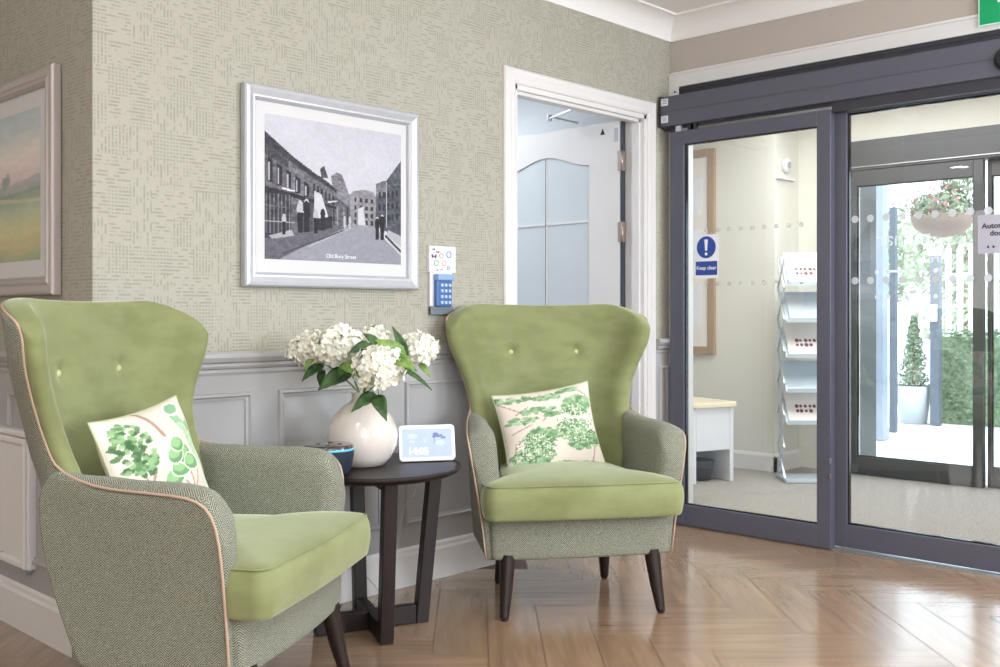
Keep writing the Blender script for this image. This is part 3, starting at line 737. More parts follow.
    b = MB(); b.box(-.001, 0, -.068, .066, -.108, .108); obj('backing', b, M['signwhite'], s)
    b = MB(); b.lathe([(.054, 0), (.054, .0008)], 40); o = obj('blue_disc', b, M['blue'], s); o.location = (-.001, 0, .045); o.rotation_euler = (0, -PI / 2, 0)
    b = MB(); fx = lambda a, z, dd: (dd, a, z)
    b.prism([(-.010, .083), (.010, .083), (.0055, .028), (-.0055, .028)], fx, -.0025, -.0018); b.prism([(.008 * math.cos(k * PI / 6), .012 + .008 * math.sin(k * PI / 6)) for k in range(12)], fx, -.0025, -.0018)
    obj('exclamation_mark', b, M['signwhite'], s)
    b = MB(); b.box(-.0018, -.001, -.062, .060, -.092, -.024); obj('blue_panel', b, M['blue'], s)
    text('lettering', 'Keep clear', .026, M['signwhite'], s, (-.0022, -.001, -.057), (PI / 2, 0, -PI / 2), .0002, bold=.0004)
    # automatic door notice
    s = thing('automatic_door_notice', 'square pale lilac Automatic door notice on the right glass', 'sign', (-.0425, -1.535, 1.302))
    b = MB(); b.box(-.001, 0, -.20, 0, 0, .158); obj('backing', b, M['lilac'], s)
    text('lettering', 'Automatic', .031, M['ink'], s, (-.0015, -.016, .112), (PI / 2, 0, -PI / 2), .0002, bold=.0006, align='LEFT')
    text('lettering', 'door', .031, M['ink'], s, (-.0015, -.047, .082), (PI / 2, 0, -PI / 2), .0002, bold=.0006, align='LEFT')
    fx = lambda a, z, dd: (dd, -a, z)
    for k in range(3):
        a = .046 + k * .055; b = MB()
        b.prism([(a - .012, .027), (a - .002, .034), (a - .002, .020)], fx, -.0016, -.001); b.prism([(a + .022, .027), (a + .012, .034), (a + .012, .020)], fx, -.0016, -.001)
        obj('arrow_symbol', b, M['ink'], s)

# ------------------------------------------------------------------ lobby and outdoors
XO = 2.1
def build_lobby():
    b = MB(); b.box(.0, XO + .1, -3.0, 2.2, -.05, -.001); struct('floor_lobby', b, M['carpet'])
    b = MB(); b.box(.12, XO + .1, -3.0, 2.2, 2.5, 2.58); struct('ceiling_lobby', b, M['cream'])
    b = MB(); b.box(1.78, XO + .12, .381, 2.2, 0, 2.5); struct('wall_lobby_return', b, M['cream'])
    b = MB(); b.box(.12, 1.78, 2.1, 2.2, 0, 2.5); struct('wall_lobby_left', b, M['cream'])
    b = MB(); b.box(.12, .14, WT, 2.1, 0, 2.5); struct('wall_lobby_near', b, M['cream'])
    b = MB(); b.box(.12, XO + .12, -3.1, -3.0, 0, 2.5); struct('wall_lobby_right', b, M['cream'])
    b = MB(); b.box(XO, XO + .12, -.01, .38, 0, 2.19); b.box(XO, XO + .12, -3., .38, 2.19, 2.8); b.box(XO, XO + .12, -3., -2.1, 0, 2.19); struct('wall_lobby_outer', b, M['cream'])
    bp = [(0, 0), (.018, 0), (.018, .10), (.008, .115), (0, .12)]
    t = MB(); t.prism(bp, lambda a, b_, d: (1.78 - a, d, b_), .362, 2.1); t.prism(bp, lambda a, b_, d: (d, .38 - a, b_), 1.762, XO); struct('baseboard_lobby', t, M['white'])
    # outer doors
    d = leaf('door_4', XO - .02, -.853, -.028, .002, 1.992, .058, (.118, .10), M['bronze'], s2=.03)
    for z in (1.325, 1.165): dots(d, XO - .0262, [-.19 - .075 * i for i in range(8)], z, .015, M['dot'])
    t1 = text('glass_lettering', 'manar', .14, M['dot'], d, (XO - .0268, -.36, 1.535), (PI / 2, 0, PI / 2), .0004)
    t2 = text('glass_lettering', 'Care', .085, M['dot'], d, (XO - .0268, -.60, 1.40), (PI / 2, 0, PI / 2), .0004)
    t3 = text('glass_lettering', 'home', .05, M['dot'], d, (XO - .0268, -.62, 1.335), (PI / 2, 0, PI / 2), .0004)
    d = leaf('door_5', XO + .035, -1.75, -.86, .002, 1.992, .058, (.118, .10), M['bronze'], s2=.022)
    b = MB(); b.box(XO - .05, XO + .09, -2.1, -.012, 1.995, 2.188); b.box(XO - .056, XO - .05, -2.1, -.012, 2.01, 2.14); b.box(XO - .03, XO + .06, -.028, -.01, 0, 2.0); struct('trim_7', b, M['bronze'], bevel=.003)
    b = MB(); b.box(XO - .058, XO - .054, -2.1, -.03, 2.012, 2.018); struct('trim_8', b, M['alu'])
    # ceiling fitting on the far lobby wall: small white alarm with ring
    s = thing('wall_alarm', 'small round white alarm fitting high on the cream lobby wall', 'alarm', (1.92, .38, 2.06))
    mb = MB(); mb.lathe([(.05, 0), (.05, .02), (.04, .03)], 28); o = obj('alarm_body', mb, M['plastic'], s, smooth=True); o.rotation_euler = (PI / 2, 0, 0)
    mb = MB(); mb.lathe([(.022, .03), (.022, .036)], 20); o = obj('alarm_lens', mb, M['hingeplate'], s); o.rotation_euler = (PI / 2, 0, 0)
    mb = MB(); mb.box(-.13, .1, -.02, 0, -.10, -.085); obj('cable_trunk', mb, M['plastic'], s)
    # wooden framed notice board
    s = thing('notice_board', 'tall white notice board with a pale oak frame in the lobby', 'notice board', (1.78, 1.12, .77))
    b = MB(); b.box(-.03, 0, -.29, -.235, 0, 1.44); b.box(-.03, 0, .235, .29, 0, 1.44); b.box(-.03, 0, -.235, .235, 0, .055); b.box(-.03, 0, -.235, .235, 1.385, 1.44); obj('oak_frame', b, M['oak'], s, bevel=.004)
    b = MB(); b.box(-.018, -.004, -.235, .235, .055, 1.385); obj('board', b, M['paperw'], s)
    for z, h in ((.98, .26), (.58, .30), (.2, .28)):
        b = MB(); b.box(-.020, -.018, -.18, .05, z, z + h); obj('pinned_sheet', b, M['signwhite'], s)
    # side cabinet with curved cream top
    s = thing('waste_cabinet', 'white cabinet with a cream rounded top and an open slot beside the left lobby wall', 'cabinet', (1.17, .62, 0), R(-20))
    b = MB(); b.box(-.15, .17, -.19, .22, .42, .478); 
    obj('cabinet_body', MB().box(-.15, -.12, -.19, .2, 0, .47).box(.14, .17, -.19, .2, 0, .47).box(-.12, .14, .17, .2, 0, .47).box(-.12, .14, -.19, .17, .20, .47), M['plastic'], s, bevel=.004)
    N = 12; pl = [(-.17, .22), (-.17, -.16)] + [(-.12 - .05 * math.cos(a) , -.16 - .05 * math.sin(a)) for a in [PI / 2 * k / N for k in range(N + 1)]] + [(.15 + .05 * math.sin(a), -.16 - .05 * math.cos(a)) for a in [PI / 2 * k / N for k in range(N + 1)]] + [(.20, .22)]
    b = MB(); b.prism(pl, lambda a, c_, dd: (a, c_, dd), .47, .50); obj('cabinet_top', b, mat('cream_laminate_top', rgb(240, 226, 196), .3), s, bevel=.004)
    b = MB(); b.lathe([(.085, .0), (.10, .11), (.104, .12), (.09, .125)], 24, (.01, -.03, .002)); obj('bin_liner', b, M['bin'], s, smooth=True)
    # concertina leaflet rack facing the entrance
    s = thing('leaflet_rack', 'clear concertina leaflet rack standing on the lobby carpet', 'leaflet rack', (1.62, .06, 0), R(-48))
    # local -y faces the viewer
    W = .17
    zs = [0.02, .44, .76, 1.08, 1.40]
    b = MB(); b.box(-W, W, -.13, .13, 0, .022); obj('rack_base', b, M['acrylic'], s, bevel=.004)
    z = .022; pts = [(.10, .03), (-.085, .22), (.085, .42), (-.085, .62), (.085, .82), (-.085, 1.02), (.085, 1.22), (-.085, 1.40)]
    for sx in (-W, W):
        for ph in (1, -1):
            b = MB()
            for i in range(len(pts) - 1):
                b.bar((sx, pts[i][0] * ph, pts[i][1]), (sx, pts[i + 1][0] * ph, pts[i + 1][1]), .006, .010, up=(1, 0, 0))
            obj('scissor_arm', b, M['alu'], s)
    for i, z in enumerate((.37, .57, .785, 1.01, 1.235)):
        b = MB(); pr = [(-.10, z), (.055, z + .185), (.060, z + .183), (-.094, z - .006), (-.125, z - .006), (-.125, z + .02), (-.121, z + .02), (-.121, z)]
        b.prism(pr, lambda a, c_, dd: (dd, a, c_), -W + .008, W - .008); obj('shelf', b, M['acrylic'], s)
    lbl = {0: ('white leaflet with dark red print on the lowest rack shelf', .37), 2: ('white leaflet with dark red print on the middle rack shelf', .785), 4: ('white leaflet with dark red print on the topmost rack shelf', 1.235)}
    for i, (lb, z) in lbl.items():
        ang = math.atan2(.185, .155)
        q = thing('leaflet', lb, 'leaflet', group='leaflets in the rack')
        q.matrix_world = Matrix.Translation((1.62, .06, 0)) @ Matrix.Rotation(R(-48), 4, 'Z') @ Matrix.Translation((0, -.103, z + .006)) @ Matrix.Rotation(ang, 4, 'X')
        b = MB(); b.box(-.145, .15, .004, .262, 0, .006); obj('cover', b, M['paperw'], q)
        rr = random.Random(i)
        b = MB()
        for k in range(9):
            xx = -.085 + .028 * (k % 5) + rr.random() * .006; yy = .12 - .036 * (k // 5); sz = .009 + .005 * rr.random()
            b.prism([(xx + sz * math.cos(a * PI / 3), yy + sz * 1.2 * math.sin(a * PI / 3)) for a in range(6)], lambda a, c_, dd: (a, c_, dd), .006, .0068)
        obj('printed_motif', b, M['cloudink'], q)
    # blue book on the second shelf
    q = thing('brochure', 'plain pale blue brochure leaning in the rack', 'brochure', group='leaflets in the rack'); ang = math.atan2(.185, .155)
    q.matrix_world = Matrix.Translation((1.62, .06, 0)) @ Matrix.Rotation(R(-48), 4, 'Z') @ Matrix.Translation((0, -.103, 1.016)) @ Matrix.Rotation(ang, 4, 'X')
    b = MB(); b.box(-.14, .14, .004, .2, 0, .006); obj('cover', b, M['doorpanel'], q)

def leaf_cloud(mb, c, rad, n, size, rng, shell=.55, squash=1.0):
    for _ in range(n):
        d = Vector((rng.gauss(0, 1), rng.gauss(0, 1), rng.gauss(0, 1))).normalized()
        r = (shell + (1 - shell) * rng.random()) 
        p = Vector((c[0] + d.x * rad[0] * r, c[1] + d.y * rad[1] * r, c[2] + d.z * rad[2] * r))
        nrm = (d + Vector((rng.gauss(0, .5), rng.gauss(0, .5), rng.gauss(0, .5)))).normalized()
        t = nrm.cross(Vector((rng.random(), rng.random(), rng.random()))).normalized(); b = nrm.cross(t)
        s = size * (.6 + .8 * rng.random())
        mb.add([p - t * s, p - b * s * .45, p + t * s, p + b * s * .45], [(0, 1, 2, 3)])
def build_outdoors():
    rng = random.Random(12)
    b = MB(); b.box(XO + .12, 30, -14, 16, -.06, -.005); struct('ground', b, M['paving'])
    # posts
    p = thing('entrance_pillar', 'broad pale blue-grey pillar just outside the glass entrance', 'pillar', (3.976, .621, 0))
    b = MB(); b.box(-.055, .055, -.055, .055, 0, 2.75); obj('shaft', b, M['post'], p, bevel=.006); b = MB(); b.box(-.062, .062, -.062, .062, 0, .10); obj('foot', b, M['post'], p)
    p = thing('canopy_post', 'slim slate post behind the broad pale pillar', 'post', (4.594, .757, 0))
    b = MB(); b.box(-.028, .028, -.028, .028, 0, 2.0); obj('shaft', b, M['post2'], p, bevel=.004); b = MB(); b.box(-.034, .034, -.034, .034, 1.42, 1.44); obj('collar', b, M['alu'], p)
    p = thing('bollard_light', 'tall slate post with a pale box standing in front of the hedge', 'post', (5.424, .698, 0))
    b = MB(); b.box(-.042, .042, -.042, .042, 0, 1.60); obj('shaft', b, M['post2'], p, bevel=.004)
    b = MB(); b.box(-.062, -.042, -.03, .03, .98, 1.14); obj('switch_box', b, M['plastic'], p, bevel=.004); b = MB(); b.lathe([(.05, 0), (.055, .03), (.05, .06), (.03, .08)], 20, (-.0, 0, 1.60)); obj('post_cap', b, M['plastic'], p, smooth=True)
    p = thing('dark_jamb_post', 'dark grey post beside the outer door frame outdoors', 'post', (2.5, .12, 0))
    b = MB(); b.box(-.05, .25, -.01, .12, 0, 2.7); obj('shaft', b, M['bronze'], p)
    # hanging basket
    bc = (3.32, -.14)
    p = thing('hanging_basket', 'round coir hanging basket full of trailing flowers outside the entrance', 'hanging basket', (*bc, 1.62))
    mb = MB(); mb.lathe([(.03, 0), (.12, .02), (.19, .07), (.225, .15), (.215, .155), (.17, .08), (.02, .03)], 32); obj('basket', mb, M['coco'], p, smooth=True)
    mb = MB()
    for k in range(3):
        a = 2 * PI * k / 3 + .4; mb.tube([(.22 * math.cos(a), .22 * math.sin(a), .15), (0, 0, .60)], .004, 6)
    mb.tube([(0, 0, .60), (0, 0, 1.05)], .005, 6); obj('chain', mb, M['alu'], p)
    mb = MB(); mb.bar((XO + .121 - 3.32, 0, 1.055), (.05, 0, 1.055), .02); mb.bar((XO + .121 - 3.32, 0, .75), (-.35, 0, 1.05), .014); mb.box(XO + .121 - 3.32, XO + .13 - 3.32, -.03, .03, .7, 1.1); obj('bracket_arm', mb, M['bronze'], p)
    mb = MB(); leaf_cloud(mb, (0, 0, .22), (.25, .25, .13), 650, .03, rng); leaf_cloud(mb, (.05, -.1, .36), (.12, .12, .16), 260, .03, rng); f = obj('foliage', mb, M['tree'], p); f['kind'] = 'stuff'
    mb = MB(); leaf_cloud(mb, (0, 0, .26), (.27, .27, .13), 110, .022, rng, .85); f = obj('blossom', mb, M['pinkf'], p); f['kind'] = 'stuff'
    # planter and cone bush
    p = thing('planter_pot', 'pale grey round planter on the paving outdoors', 'planter', (5.48, .93, 0))
    mb = MB(); mb.lathe([(.12, 0), (.145, .20), (.16, .36), (.15, .36), (.14, .30)], 36); obj('pot', mb, M['planter'], p, smooth=True); mb = MB(); mb.lathe([(.138, .30), (.138, .32)], 30); obj('soil', mb, M['bark'], p)
    p = thing('conical_bush', 'small conical evergreen growing in the pale planter', 'bush', (5.48, .93, .325))
    mb = MB()
    for k in range(12):
        z = .06 + k * .055; r = .165 * (1 - k / 13) + .015; leaf_cloud(mb, (0, 0, z), (r, r, .06), 190, .018, rng, .4)
    f = obj('foliage', mb, M['hedge'], p); f['kind'] = 'stuff'; mb = MB(); mb.lathe([(.02, 0), (.012, .5)], 10); obj('trunk', mb, M['bark'], p)
    # hedge
    p = thing('hedge', 'long clipped green hedge in front of the white picket fence', 'hedge', (5.85, -1.6, 0))
    mb = MB(); 
    for _ in range(5200):
        x = rng.uniform(-.22, .22); y = rng.uniform(-1.8, 2.38); z = rng.uniform(.02, .86)
        if rng.random() < .5: x = -.22 + rng.gauss(0, .02)
        elif rng.random() < .4: z = .86 + rng.gauss(0, .02)
        nn = Vector((rng.gauss(0, 1), rng.gauss(0, 1), rng.gauss(0, 1))).normalized(); t = nn.cross(Vector((0, 0, 1))).normalized(); bb = nn.cross(t); s = .022 * (.6 + rng.random())
        q = Vector((x, y, z)); mb.add([q - t * s, q - bb * s * .5, q + t * s, q + bb * s * .5], [(0, 1, 2, 3)])
    f = obj('leaves', mb, M['hedge'], p); f['kind'] = 'stuff'
    mb = MB(); mb.box(-.19, .19, -1.78, 2.36, 0, .83); obj('hedge_body', mb, M['hedge'], p)
    # picket fence
    p = thing('picket_fence', 'tall white picket fence behind the clipped hedge', 'fence', (6.4, 0, 0))
    for k in range(37):
        y = -3.2 + k * .115
        mb = MB(); mb.box(-.012, .012, y - .027, y + .027, .05, 1.72); mb.prism([(y - .027, 1.72), (y + .027, 1.72), (y, 1.77)], lambda a, c_, dd: (dd, a, c_), -.012, .012); obj('picket', mb, M['fence'], p)
    mb = MB(); mb.box(.012, .05, -3.25, .98, .35, .42); mb.box(.012, .05, -3.25, .98, 1.4, 1.47); obj('rail', mb, M['fence'], p)
    # trees
    for i, (x, y, h, r, m, lb) in enumerate(((11.5, 2.6, 3.0, 1.4, 'tree', 'pale leafy tree beyond the tall post, left of the fence'), (15.5, .6, 4.6, 2.0, 'tree', 'tall pale green tree rising behind the hanging basket'), (9.2, 5.6, 2.2, 1.3, 'tree2', 'low blossom coloured tree behind the conical bush'), (12., -3.6, 3.6, 2.0, 'tree', 'broad pale green tree behind the right end of the fence'), (16, 7.0, 3.8, 2.0, 'tree', 'far pale tree at the left edge of the garden view'))):
        p = thing('garden_tree', lb, 'tree', (x, y, 0), group='trees beyond the fence')
        mb = MB(); mb.lathe([(.12, 0), (.09, h * .4), (.05, h * .8)], 12); obj('trunk', mb, M['bark'], p, smooth=True)
        mb = MB()
        for k in range(9): leaf_cloud(mb, (rng.gauss(0, r * .35), rng.gauss(0, r * .35), h * .62 + rng.gauss(0, r * .33)), (r * .55, r * .55, r * .5), 420, .08, rng)
        f = obj('crown', mb, M[m], p); f['kind'] = 'stuff'

# ------------------------------------------------------------------ pictures, keypad, heater
def frame_ring(mb, fn, a0, a1, z0, z1, prof):
    vs = []; fs = []
    for p, q in prof:
        for a, z in ((a0 + p, z0 + p), (a1 - p, z0 + p), (a1 - p, z1 - p), (a0 + p, z1 - p)): vs.append(fn(a, z, q))
    m = len(prof)
    for i in range(m - 1):
        for k in range(4): fs.append((i * 4 + k, i * 4 + (k + 1) % 4, (i + 1) * 4 + (k + 1) % 4, (i + 1) * 4 + k))
    fs.append((0, 1, 2, 3)); mb.add(vs, fs)
def build_wall_items():
    fp = [(0, 0), (0, .024), (.006, .030), (.016, .032), (.034, .024), (.040, .024), (.046, .018), (.050, .010)]
    A = lambda x0, z0: (lambda a, z, d: (a - x0, -d, z - z0))
    x0, x1, z0, z1 = -2.540, -1.760, 1.150, 1.836
    p = thing('picture_frame', 'silver framed black and white street photograph on the wallpapered wall', 'picture', ((x0 + x1) / 2, 0, z0))
    f = A((x0 + x1) / 2, z0)
    mb = MB(); frame_ring(mb, f, x0, x1, z0, z1, [(a, b + .004) for a, b in fp]); obj('frame', mb, M['silver'], p)
    mb = MB(); mb.box(x0 + .045 - (x0 + x1) / 2, x1 - .045 - (x0 + x1) / 2, -.012, -.004, .045, z1 - z0 - .045); obj('mount', mb, M['mount'], p)
    ix0, ix1, iz0, iz1 = -2.452, -1.838, 1.246, 1.746
    cv = street_canvas()
    picture_sheet('street_photograph', lambda u, v: f(ix0 + (ix1 - ix0) * u, iz0 + (iz1 - iz0) * v, .0125), 330, 300, cv, attrmat('printed_photograph', .5), p)
    text('caption', 'Old Bury Street', .021, M['signwhite'], p, f((ix0 + ix1) / 2 + .02, iz0 + .020, .0135), (PI / 2, 0, 0), .0001)
    mb = MB(); frame_ring(mb, f, ix0 - .004, ix1 + .004, iz0 - .004, iz1 + .004, [(0, .012), (0, .0145), (.004, .0128)]); 
    # landscape on the left wall
    y0, y1, z0, z1 = .215, 1.25, 1.118, 1.845
    p = thing('picture_frame', 'pale silver frame with a soft landscape painting on the darker left wall', 'picture', (XC, (y0 + y1) / 2, z0))
    f = lambda a, z, d: (-d, a - (y0 + y1) / 2, z - z0)
    mb = MB(); frame_ring(mb, f, y0, y1, z0, z1, [(0, .004), (0, .026), (.004, .032), (.012, .034), (.03, .030), (.040, .034), (.048, .034), (.056, .026), (.060, .018)]); obj('frame', mb, mat('champagne_silver_frame', rgb(196, 186, 184), .34, metal=.6), p)
    mb = MB(); mb.box(-.016, -.004, y0 + .055 - (y0 + y1) / 2, y1 - .055 - (y0 + y1) / 2, .055, z1 - z0 - .055); obj('mount', mb, M['mount'], p)
    cv = landscape_canvas(); a0, a1, b0, b1 = y0 + .125, y1 - .125, z0 + .115, z1 - .115
    picture_sheet('landscape_painting', lambda u, v: f(a1 + (a0 - a1) * u, b0 + (b1 - b0) * v, .0165), 120, 160, cv, attrmat('painted_landscape', .5), p)
    # keypad with card
    p = thing('door_keypad', 'blue push-button keypad on a white back plate beside the doorway', 'keypad', (-1.624, 0, 1.052))
    b = MB(); b.box(-.062, .06, -.014, 0, .0, .185); obj('back_plate', b, M['plastic'], p, bevel=.003)
    b = MB(); b.box(-.045, .042, -.034, -.014, .034, .15); obj('keypad_body', b, M['keyblue'], p, bevel=.006)
    b = MB(); b.box(-.047, .044, -.045, -.012, .137, .163); obj('hood', b, mat('keypad_hood_pale_blue', rgb(140, 168, 206), .3), p, bevel=.005)
    b = MB(); b.box(-.062, .06, -.020, -.0, .0, .036); obj('lower_guard', b, M['keygrey'], p, bevel=.004)
    for r_ in range(4):
        for c_ in range(3):
            b = MB(); b.box(-.026 + c_ * .021, -.013 + c_ * .021, -.040, -.034, .044 + r_ * .023, .056 + r_ * .023); obj('key', b, M['keybtn'], p, bevel=.002)
    p = thing('sticker_card', 'white card with coloured ring stickers and butterflies above the keypad', 'card', (-1.622, 0, 1.223))
    b = MB(); b.box(-.072, .072, -.018, -.0, .0, .104); obj('card', b, M['signwhite'], p, bevel=.002)
    for x, z, r_, col in ((.033, .072, .012, (88, 140, 176)), (-.008, .066, .010, (214, 170, 130)), (-.036, .036, .011, (130, 180, 130)), (.008, .036, .010, (226, 170, 160)), (.03, .018, .006, (110, 150, 190))):
        mb = MB(); mb.tube([(r_ * math.cos(k * PI / 10), 0, r_ * math.sin(k * PI / 10)) for k in range(20)], .0022, 6, closed=True); o = obj('ring_sticker', mb, mat('sticker_%d_%d' % (col[0], col[2]), rgb(*col), .5), p); o.location = (x, -.0185, z)
    for x, z, s in ((-.05, .09, .7), (-.048, .062, 1.3), (-.028, .08, .8), (-.03, .008, .5), (-.008, .010, .5)):
        mb = MB()
        for sg in (-1, 1): mb.prism([(0, 0), (sg * .009 * s, .008 * s), (sg * .011 * s, .001 * s), (sg * .006 * s, -.007 * s)], lambda a, c_, dd: (a, dd, c_), -.0005, .0005)
        o = obj('butterfly_sticker', mb, mat('plum_sticker', rgb(92, 62, 104), .5), p); o.location = (x, -.0188, z)
    # wall heater at far left
    p = thing('wall_heater', 'white boxy wall heater with raised border on the left wall', 'heater', (XC, .400, .20))
    b = MB(); b.box(-.032, -.0, 0, .9, .015, .45); obj('heater_body', b, M['plastic'], p, bevel=.008)
    b = MB(); b.box(-.042, .0, -.008, .908, .45, .472); obj('top_cap', b, M['white'], p, bevel=.006)
    b = MB(); frame_ring(b, lambda a, z, d: (-.0325 - d, a, z), .01, .89, .02, .448, [(0, 0), (0, .006), (.006, .010), (.018, .010), (.026, .003), (.026, .0)]); obj('raised_border', b, M['white'], p)
    b = MB(); b.box(-.03, .0, .03, .83, .0, .02); obj('bracket', b, M['hingeplate'], p)
    b = MB(); b.tube([(-.035, .9 - .05 * k, .05 + .012 * math.sin(k * .9)) for k in range(15)], .002, 6); obj('pull_cord', b, M['hingeplate'], p)

# ------------------------------------------------------------------ armchairs
ZT = np.array([.2, .36, .45, .60, .67, .71, .76, .81, .86, .91, .95, .99, 1.03, 1.09])
XT = np.array([.278, .283, .288, .292, .294, .299, .310, .327, .348, .371, .386, .394, .396, .392])
def wx(z): return float(np.interp(z, ZT, XT))
def yw(z): return float(np.interp(z, [.2, .45, .60, .67, .71, .777, .85, .92, 1.0, 1.04, 1.075, 1.105], [.05, .065, .085, .11, .130, .148, .150, .142, .132, .148, .185, .240]))
def yc(z): return float(np.interp(z, [.2, .45, .7, .9, 1.1], [.10, .20, .285, .300, .308]))
def ztop(u):
    a = max(0., (abs(u) - .62) / .38); return .995 + .108 * math.sqrt(max(0, 1 - min(1, a) ** 2.3)) - .010 * math.cos(min(1, abs(u)) * PI * .6)
def S0(u, v, zb):
    q = min(1., abs(u)); z = zb + (ztop(u) - zb) * (v + 1) / 2
    x = wx(z) * u; y = yc(z) - (yc(z) - yw(z)) * q ** 4.2
    return Vector((x, y, z))
def Sn(u, v, t, zb):
    e = .02; uu = max(-.98, min(.98, u)); vv = max(-.98, min(.9, v))
    du = S0(uu + e, vv, zb) - S0(uu - e, vv, zb); dv = S0(uu, vv + e, zb) - S0(uu, vv - e, zb)
    n = du.cross(dv).normalized()
    if n.y < 0: n = -n
    n.z *= .4
    return S0(u, v, zb) + n * t
def velvet_f(u, v, t):
    p = Sn(u, v, t, .36)
    if t < 0:
        for bx in (-.137, .137):
            d = math.hypot(p.x - bx, p.z - .90); p.y += .020 * math.exp(-(d / .022) ** 2) - .012 * math.exp(-(d / .16) ** 2) * 0
        # padding bulge of the inside back
        p.y -= .018 * max(0, 1 - (p.x / .27) ** 2) * math.exp(-((p.z - .62) / .26) ** 2)
    return p
AY = [-.314, -.309, -.296, -.264, -.20, -.06, .03, .09, .15]
AZ = [.510, .575, .610, .633, .640, .640, .645, .658, .680]
def aztop(y): return float(np.interp(y, AY, AZ))
def axo(y, z):
    k = max(0, min(1, (z - .2) / .43)); f = max(0, min(1, (.18 - y) / .5))
    lo = .318 + .020 * f; hi = .335 + .072 * f
    return lo + (hi - lo) * k ** 1.3
def arm_f(sg):
    def f(u, v, t):
        q_ = (v + 1) / 2; y0_ = .095 + .105 * math.sin(PI * .5 * min(1, q_ / .80)) - .05 * max(0, (q_ - .84) / .16) ** 2; y = y0_ - (u + 1) / 2 * (y0_ + .314)
        z = .197 + (aztop(y) - .197) * (v + 1) / 2
        th = .070 + .020 * max(0, min(1, (.1 - y) / .3)) + .012 * max(0, (z - .5) / .13) - .05 * max(0, (y - .05) / .15)
        # softly scrolled front
        yy = y - .012 * math.sin(PI * min(1, max(0, (z - .4) / .25))) * (1 if u > .95 else 0)
        x = axo(y, z) - t * th
        return Vector((sg * x, yy, z + .026 * math.sin(PI * min(1, t * .9)) * ((v + 1) / 2) ** 5 * max(0, min(1, (.14 - y) / .12))))
    return f
def make_chair(label, loc, rz, labelgroup):
    ch = thing('wingback_armchair', label, 'armchair', loc, rz, labelgroup)
    mb = MB(); mb.pad(velvet_f, 56, 44, [(-.024, .925, .975), (-.016, .972, .992), (.002, 1, 1), (.030, 1, 1), (.040, .975, .985)])
    o = obj('backrest', mb, M['velvet'], ch, subd=1); o['label'] = 'sage green velvet backrest with wings'
    mb = MB(); mb.pad(lambda u, v, t: Sn(u, v, t, .205), 30, 26, [(.030, .95, .97), (.036, .968, .975), (.048, .955, .97), (.054, .90, .95)])
    obj('outer_shell', mb, M['tweed'], ch, subd=1)
    for sg in (-1, 1):
        mb = MB(); mb.pad(arm_f(sg), 26, 16, [(0, 1, 1), (.25, 1.0, 1.0), (.60, .995, .995), (.88, .965, .965), (1, .90, .90)])
        obj('arm', mb, M['tweed'], ch, subd=1)
    # piping: arm front -> arm top -> wing -> across the top -> other side
    side = []
    for z in np.linspace(.205, .49, 7): side.append((axo(-.314, z) + .001, -.314, z))
    for y in (-.313, -.308, -.300, -.287, -.267, -.24, -.20, -.13, -.06, -.01, .03, .07): side.append((axo(y, aztop(y)) - .001, y, aztop(y) + .0005))
    top = []
    for v in np.linspace(-.3, 1, 30): 
        p = Sn(.965, v, .040, .36); 
        if p.z > .672: top.append(tuple(p))
    mid = [tuple(Sn(u, .975, .042, .36)) for u in np.linspace(.955, -.955, 60)]
    full = side + top + mid + [(-x, y, z) for x, y, z in reversed(top)] + [(-x, y, z) for x, y, z in reversed(side)]
    sm = [Vector(p) for p in full]
    for _ in range(2): sm = [sm[0]] + [(sm[i - 1] + sm[i] * 2 + sm[i + 1]) / 4 for i in range(1, len(sm) - 1)] + [sm[-1]]
    mb = MB(); mb.tube(sm, .0036, 8); o = obj('piping', mb, M['piping'], ch, smooth=True); o['label'] = 'dusty pink piping'
    # base
    def base(u, v, t):
        x = .330 * u * (1 - .015 * (1 - v)); y = -.352 + .02 * u * u + (.46) * (1 - t) ; z = .197 + .165 * (v + 1) / 2
        return Vector((x, y, z))
    mb = MB(); mb.pad(base, 20, 8, [(0, .96, .97), (.03, 1, 1), (.95, 1, 1), (.985, .99, .96), (1, .965, .88)])
    obj('seat_base', mb, M['tweed'], ch, subd=1)
    # T-shaped seat cushion
    out = []
    def rc(cx, cy, r, a0, a1, n=6): return [(cx + r * math.cos(a0 + (a1 - a0) * k / n), cy + r * math.sin(a0 + (a1 - a0) * k / n)) for k in range(n + 1)]
    half = [(0, -.425)] + [(.1 * k, -.425 + .0015 * k * k) for k in (1, 2)] + rc(.312, -.373, .042, -PI / 2, 0) + rc(.338, -.318, .015, 0, PI / 2, 3) + [(.30, -.303)] + [(.262, -.28), (.255, -.15), (.235, .0), (.215, .10), (.20, .145), (.1, .15)]
    loop = half + [(0, .15)] + [(-x, y) for x, y in reversed(half[1:])]
    n = len(loop)
    def ring(off, z, cr=0):
        r_ = []
        for k, (x, y) in enumerate(loop):
            a = Vector((loop[k - 1][0], loop[k - 1][1])); b = Vector((loop[(k + 1) % n][0], loop[(k + 1) % n][1])); d = (b - a).normalized(); nn = Vector((-d.y, d.x))
            r_.append((x + nn.x * off, y + nn.y * off, z))
        return r_
    mb = MB(); rings = [ring(.014, .346), ring(.003, .351), ring(-.002, .37), ring(-.008, .41), ring(-.004, .446), ring(.004, .463), ring(.020, .474)]
    vs = [p for r_ in rings for p in r_]; fs = []
    for i in range(len(rings) - 1):
        for k in range(n): fs.append((i * n + k, i * n + (k + 1) % n, (i + 1) * n + (k + 1) % n, (i + 1) * n + k))
    # crown of cushion: concentric shrink
    cx, cy = 0, -.10; base_i = len(vs) - n; prev = base_i
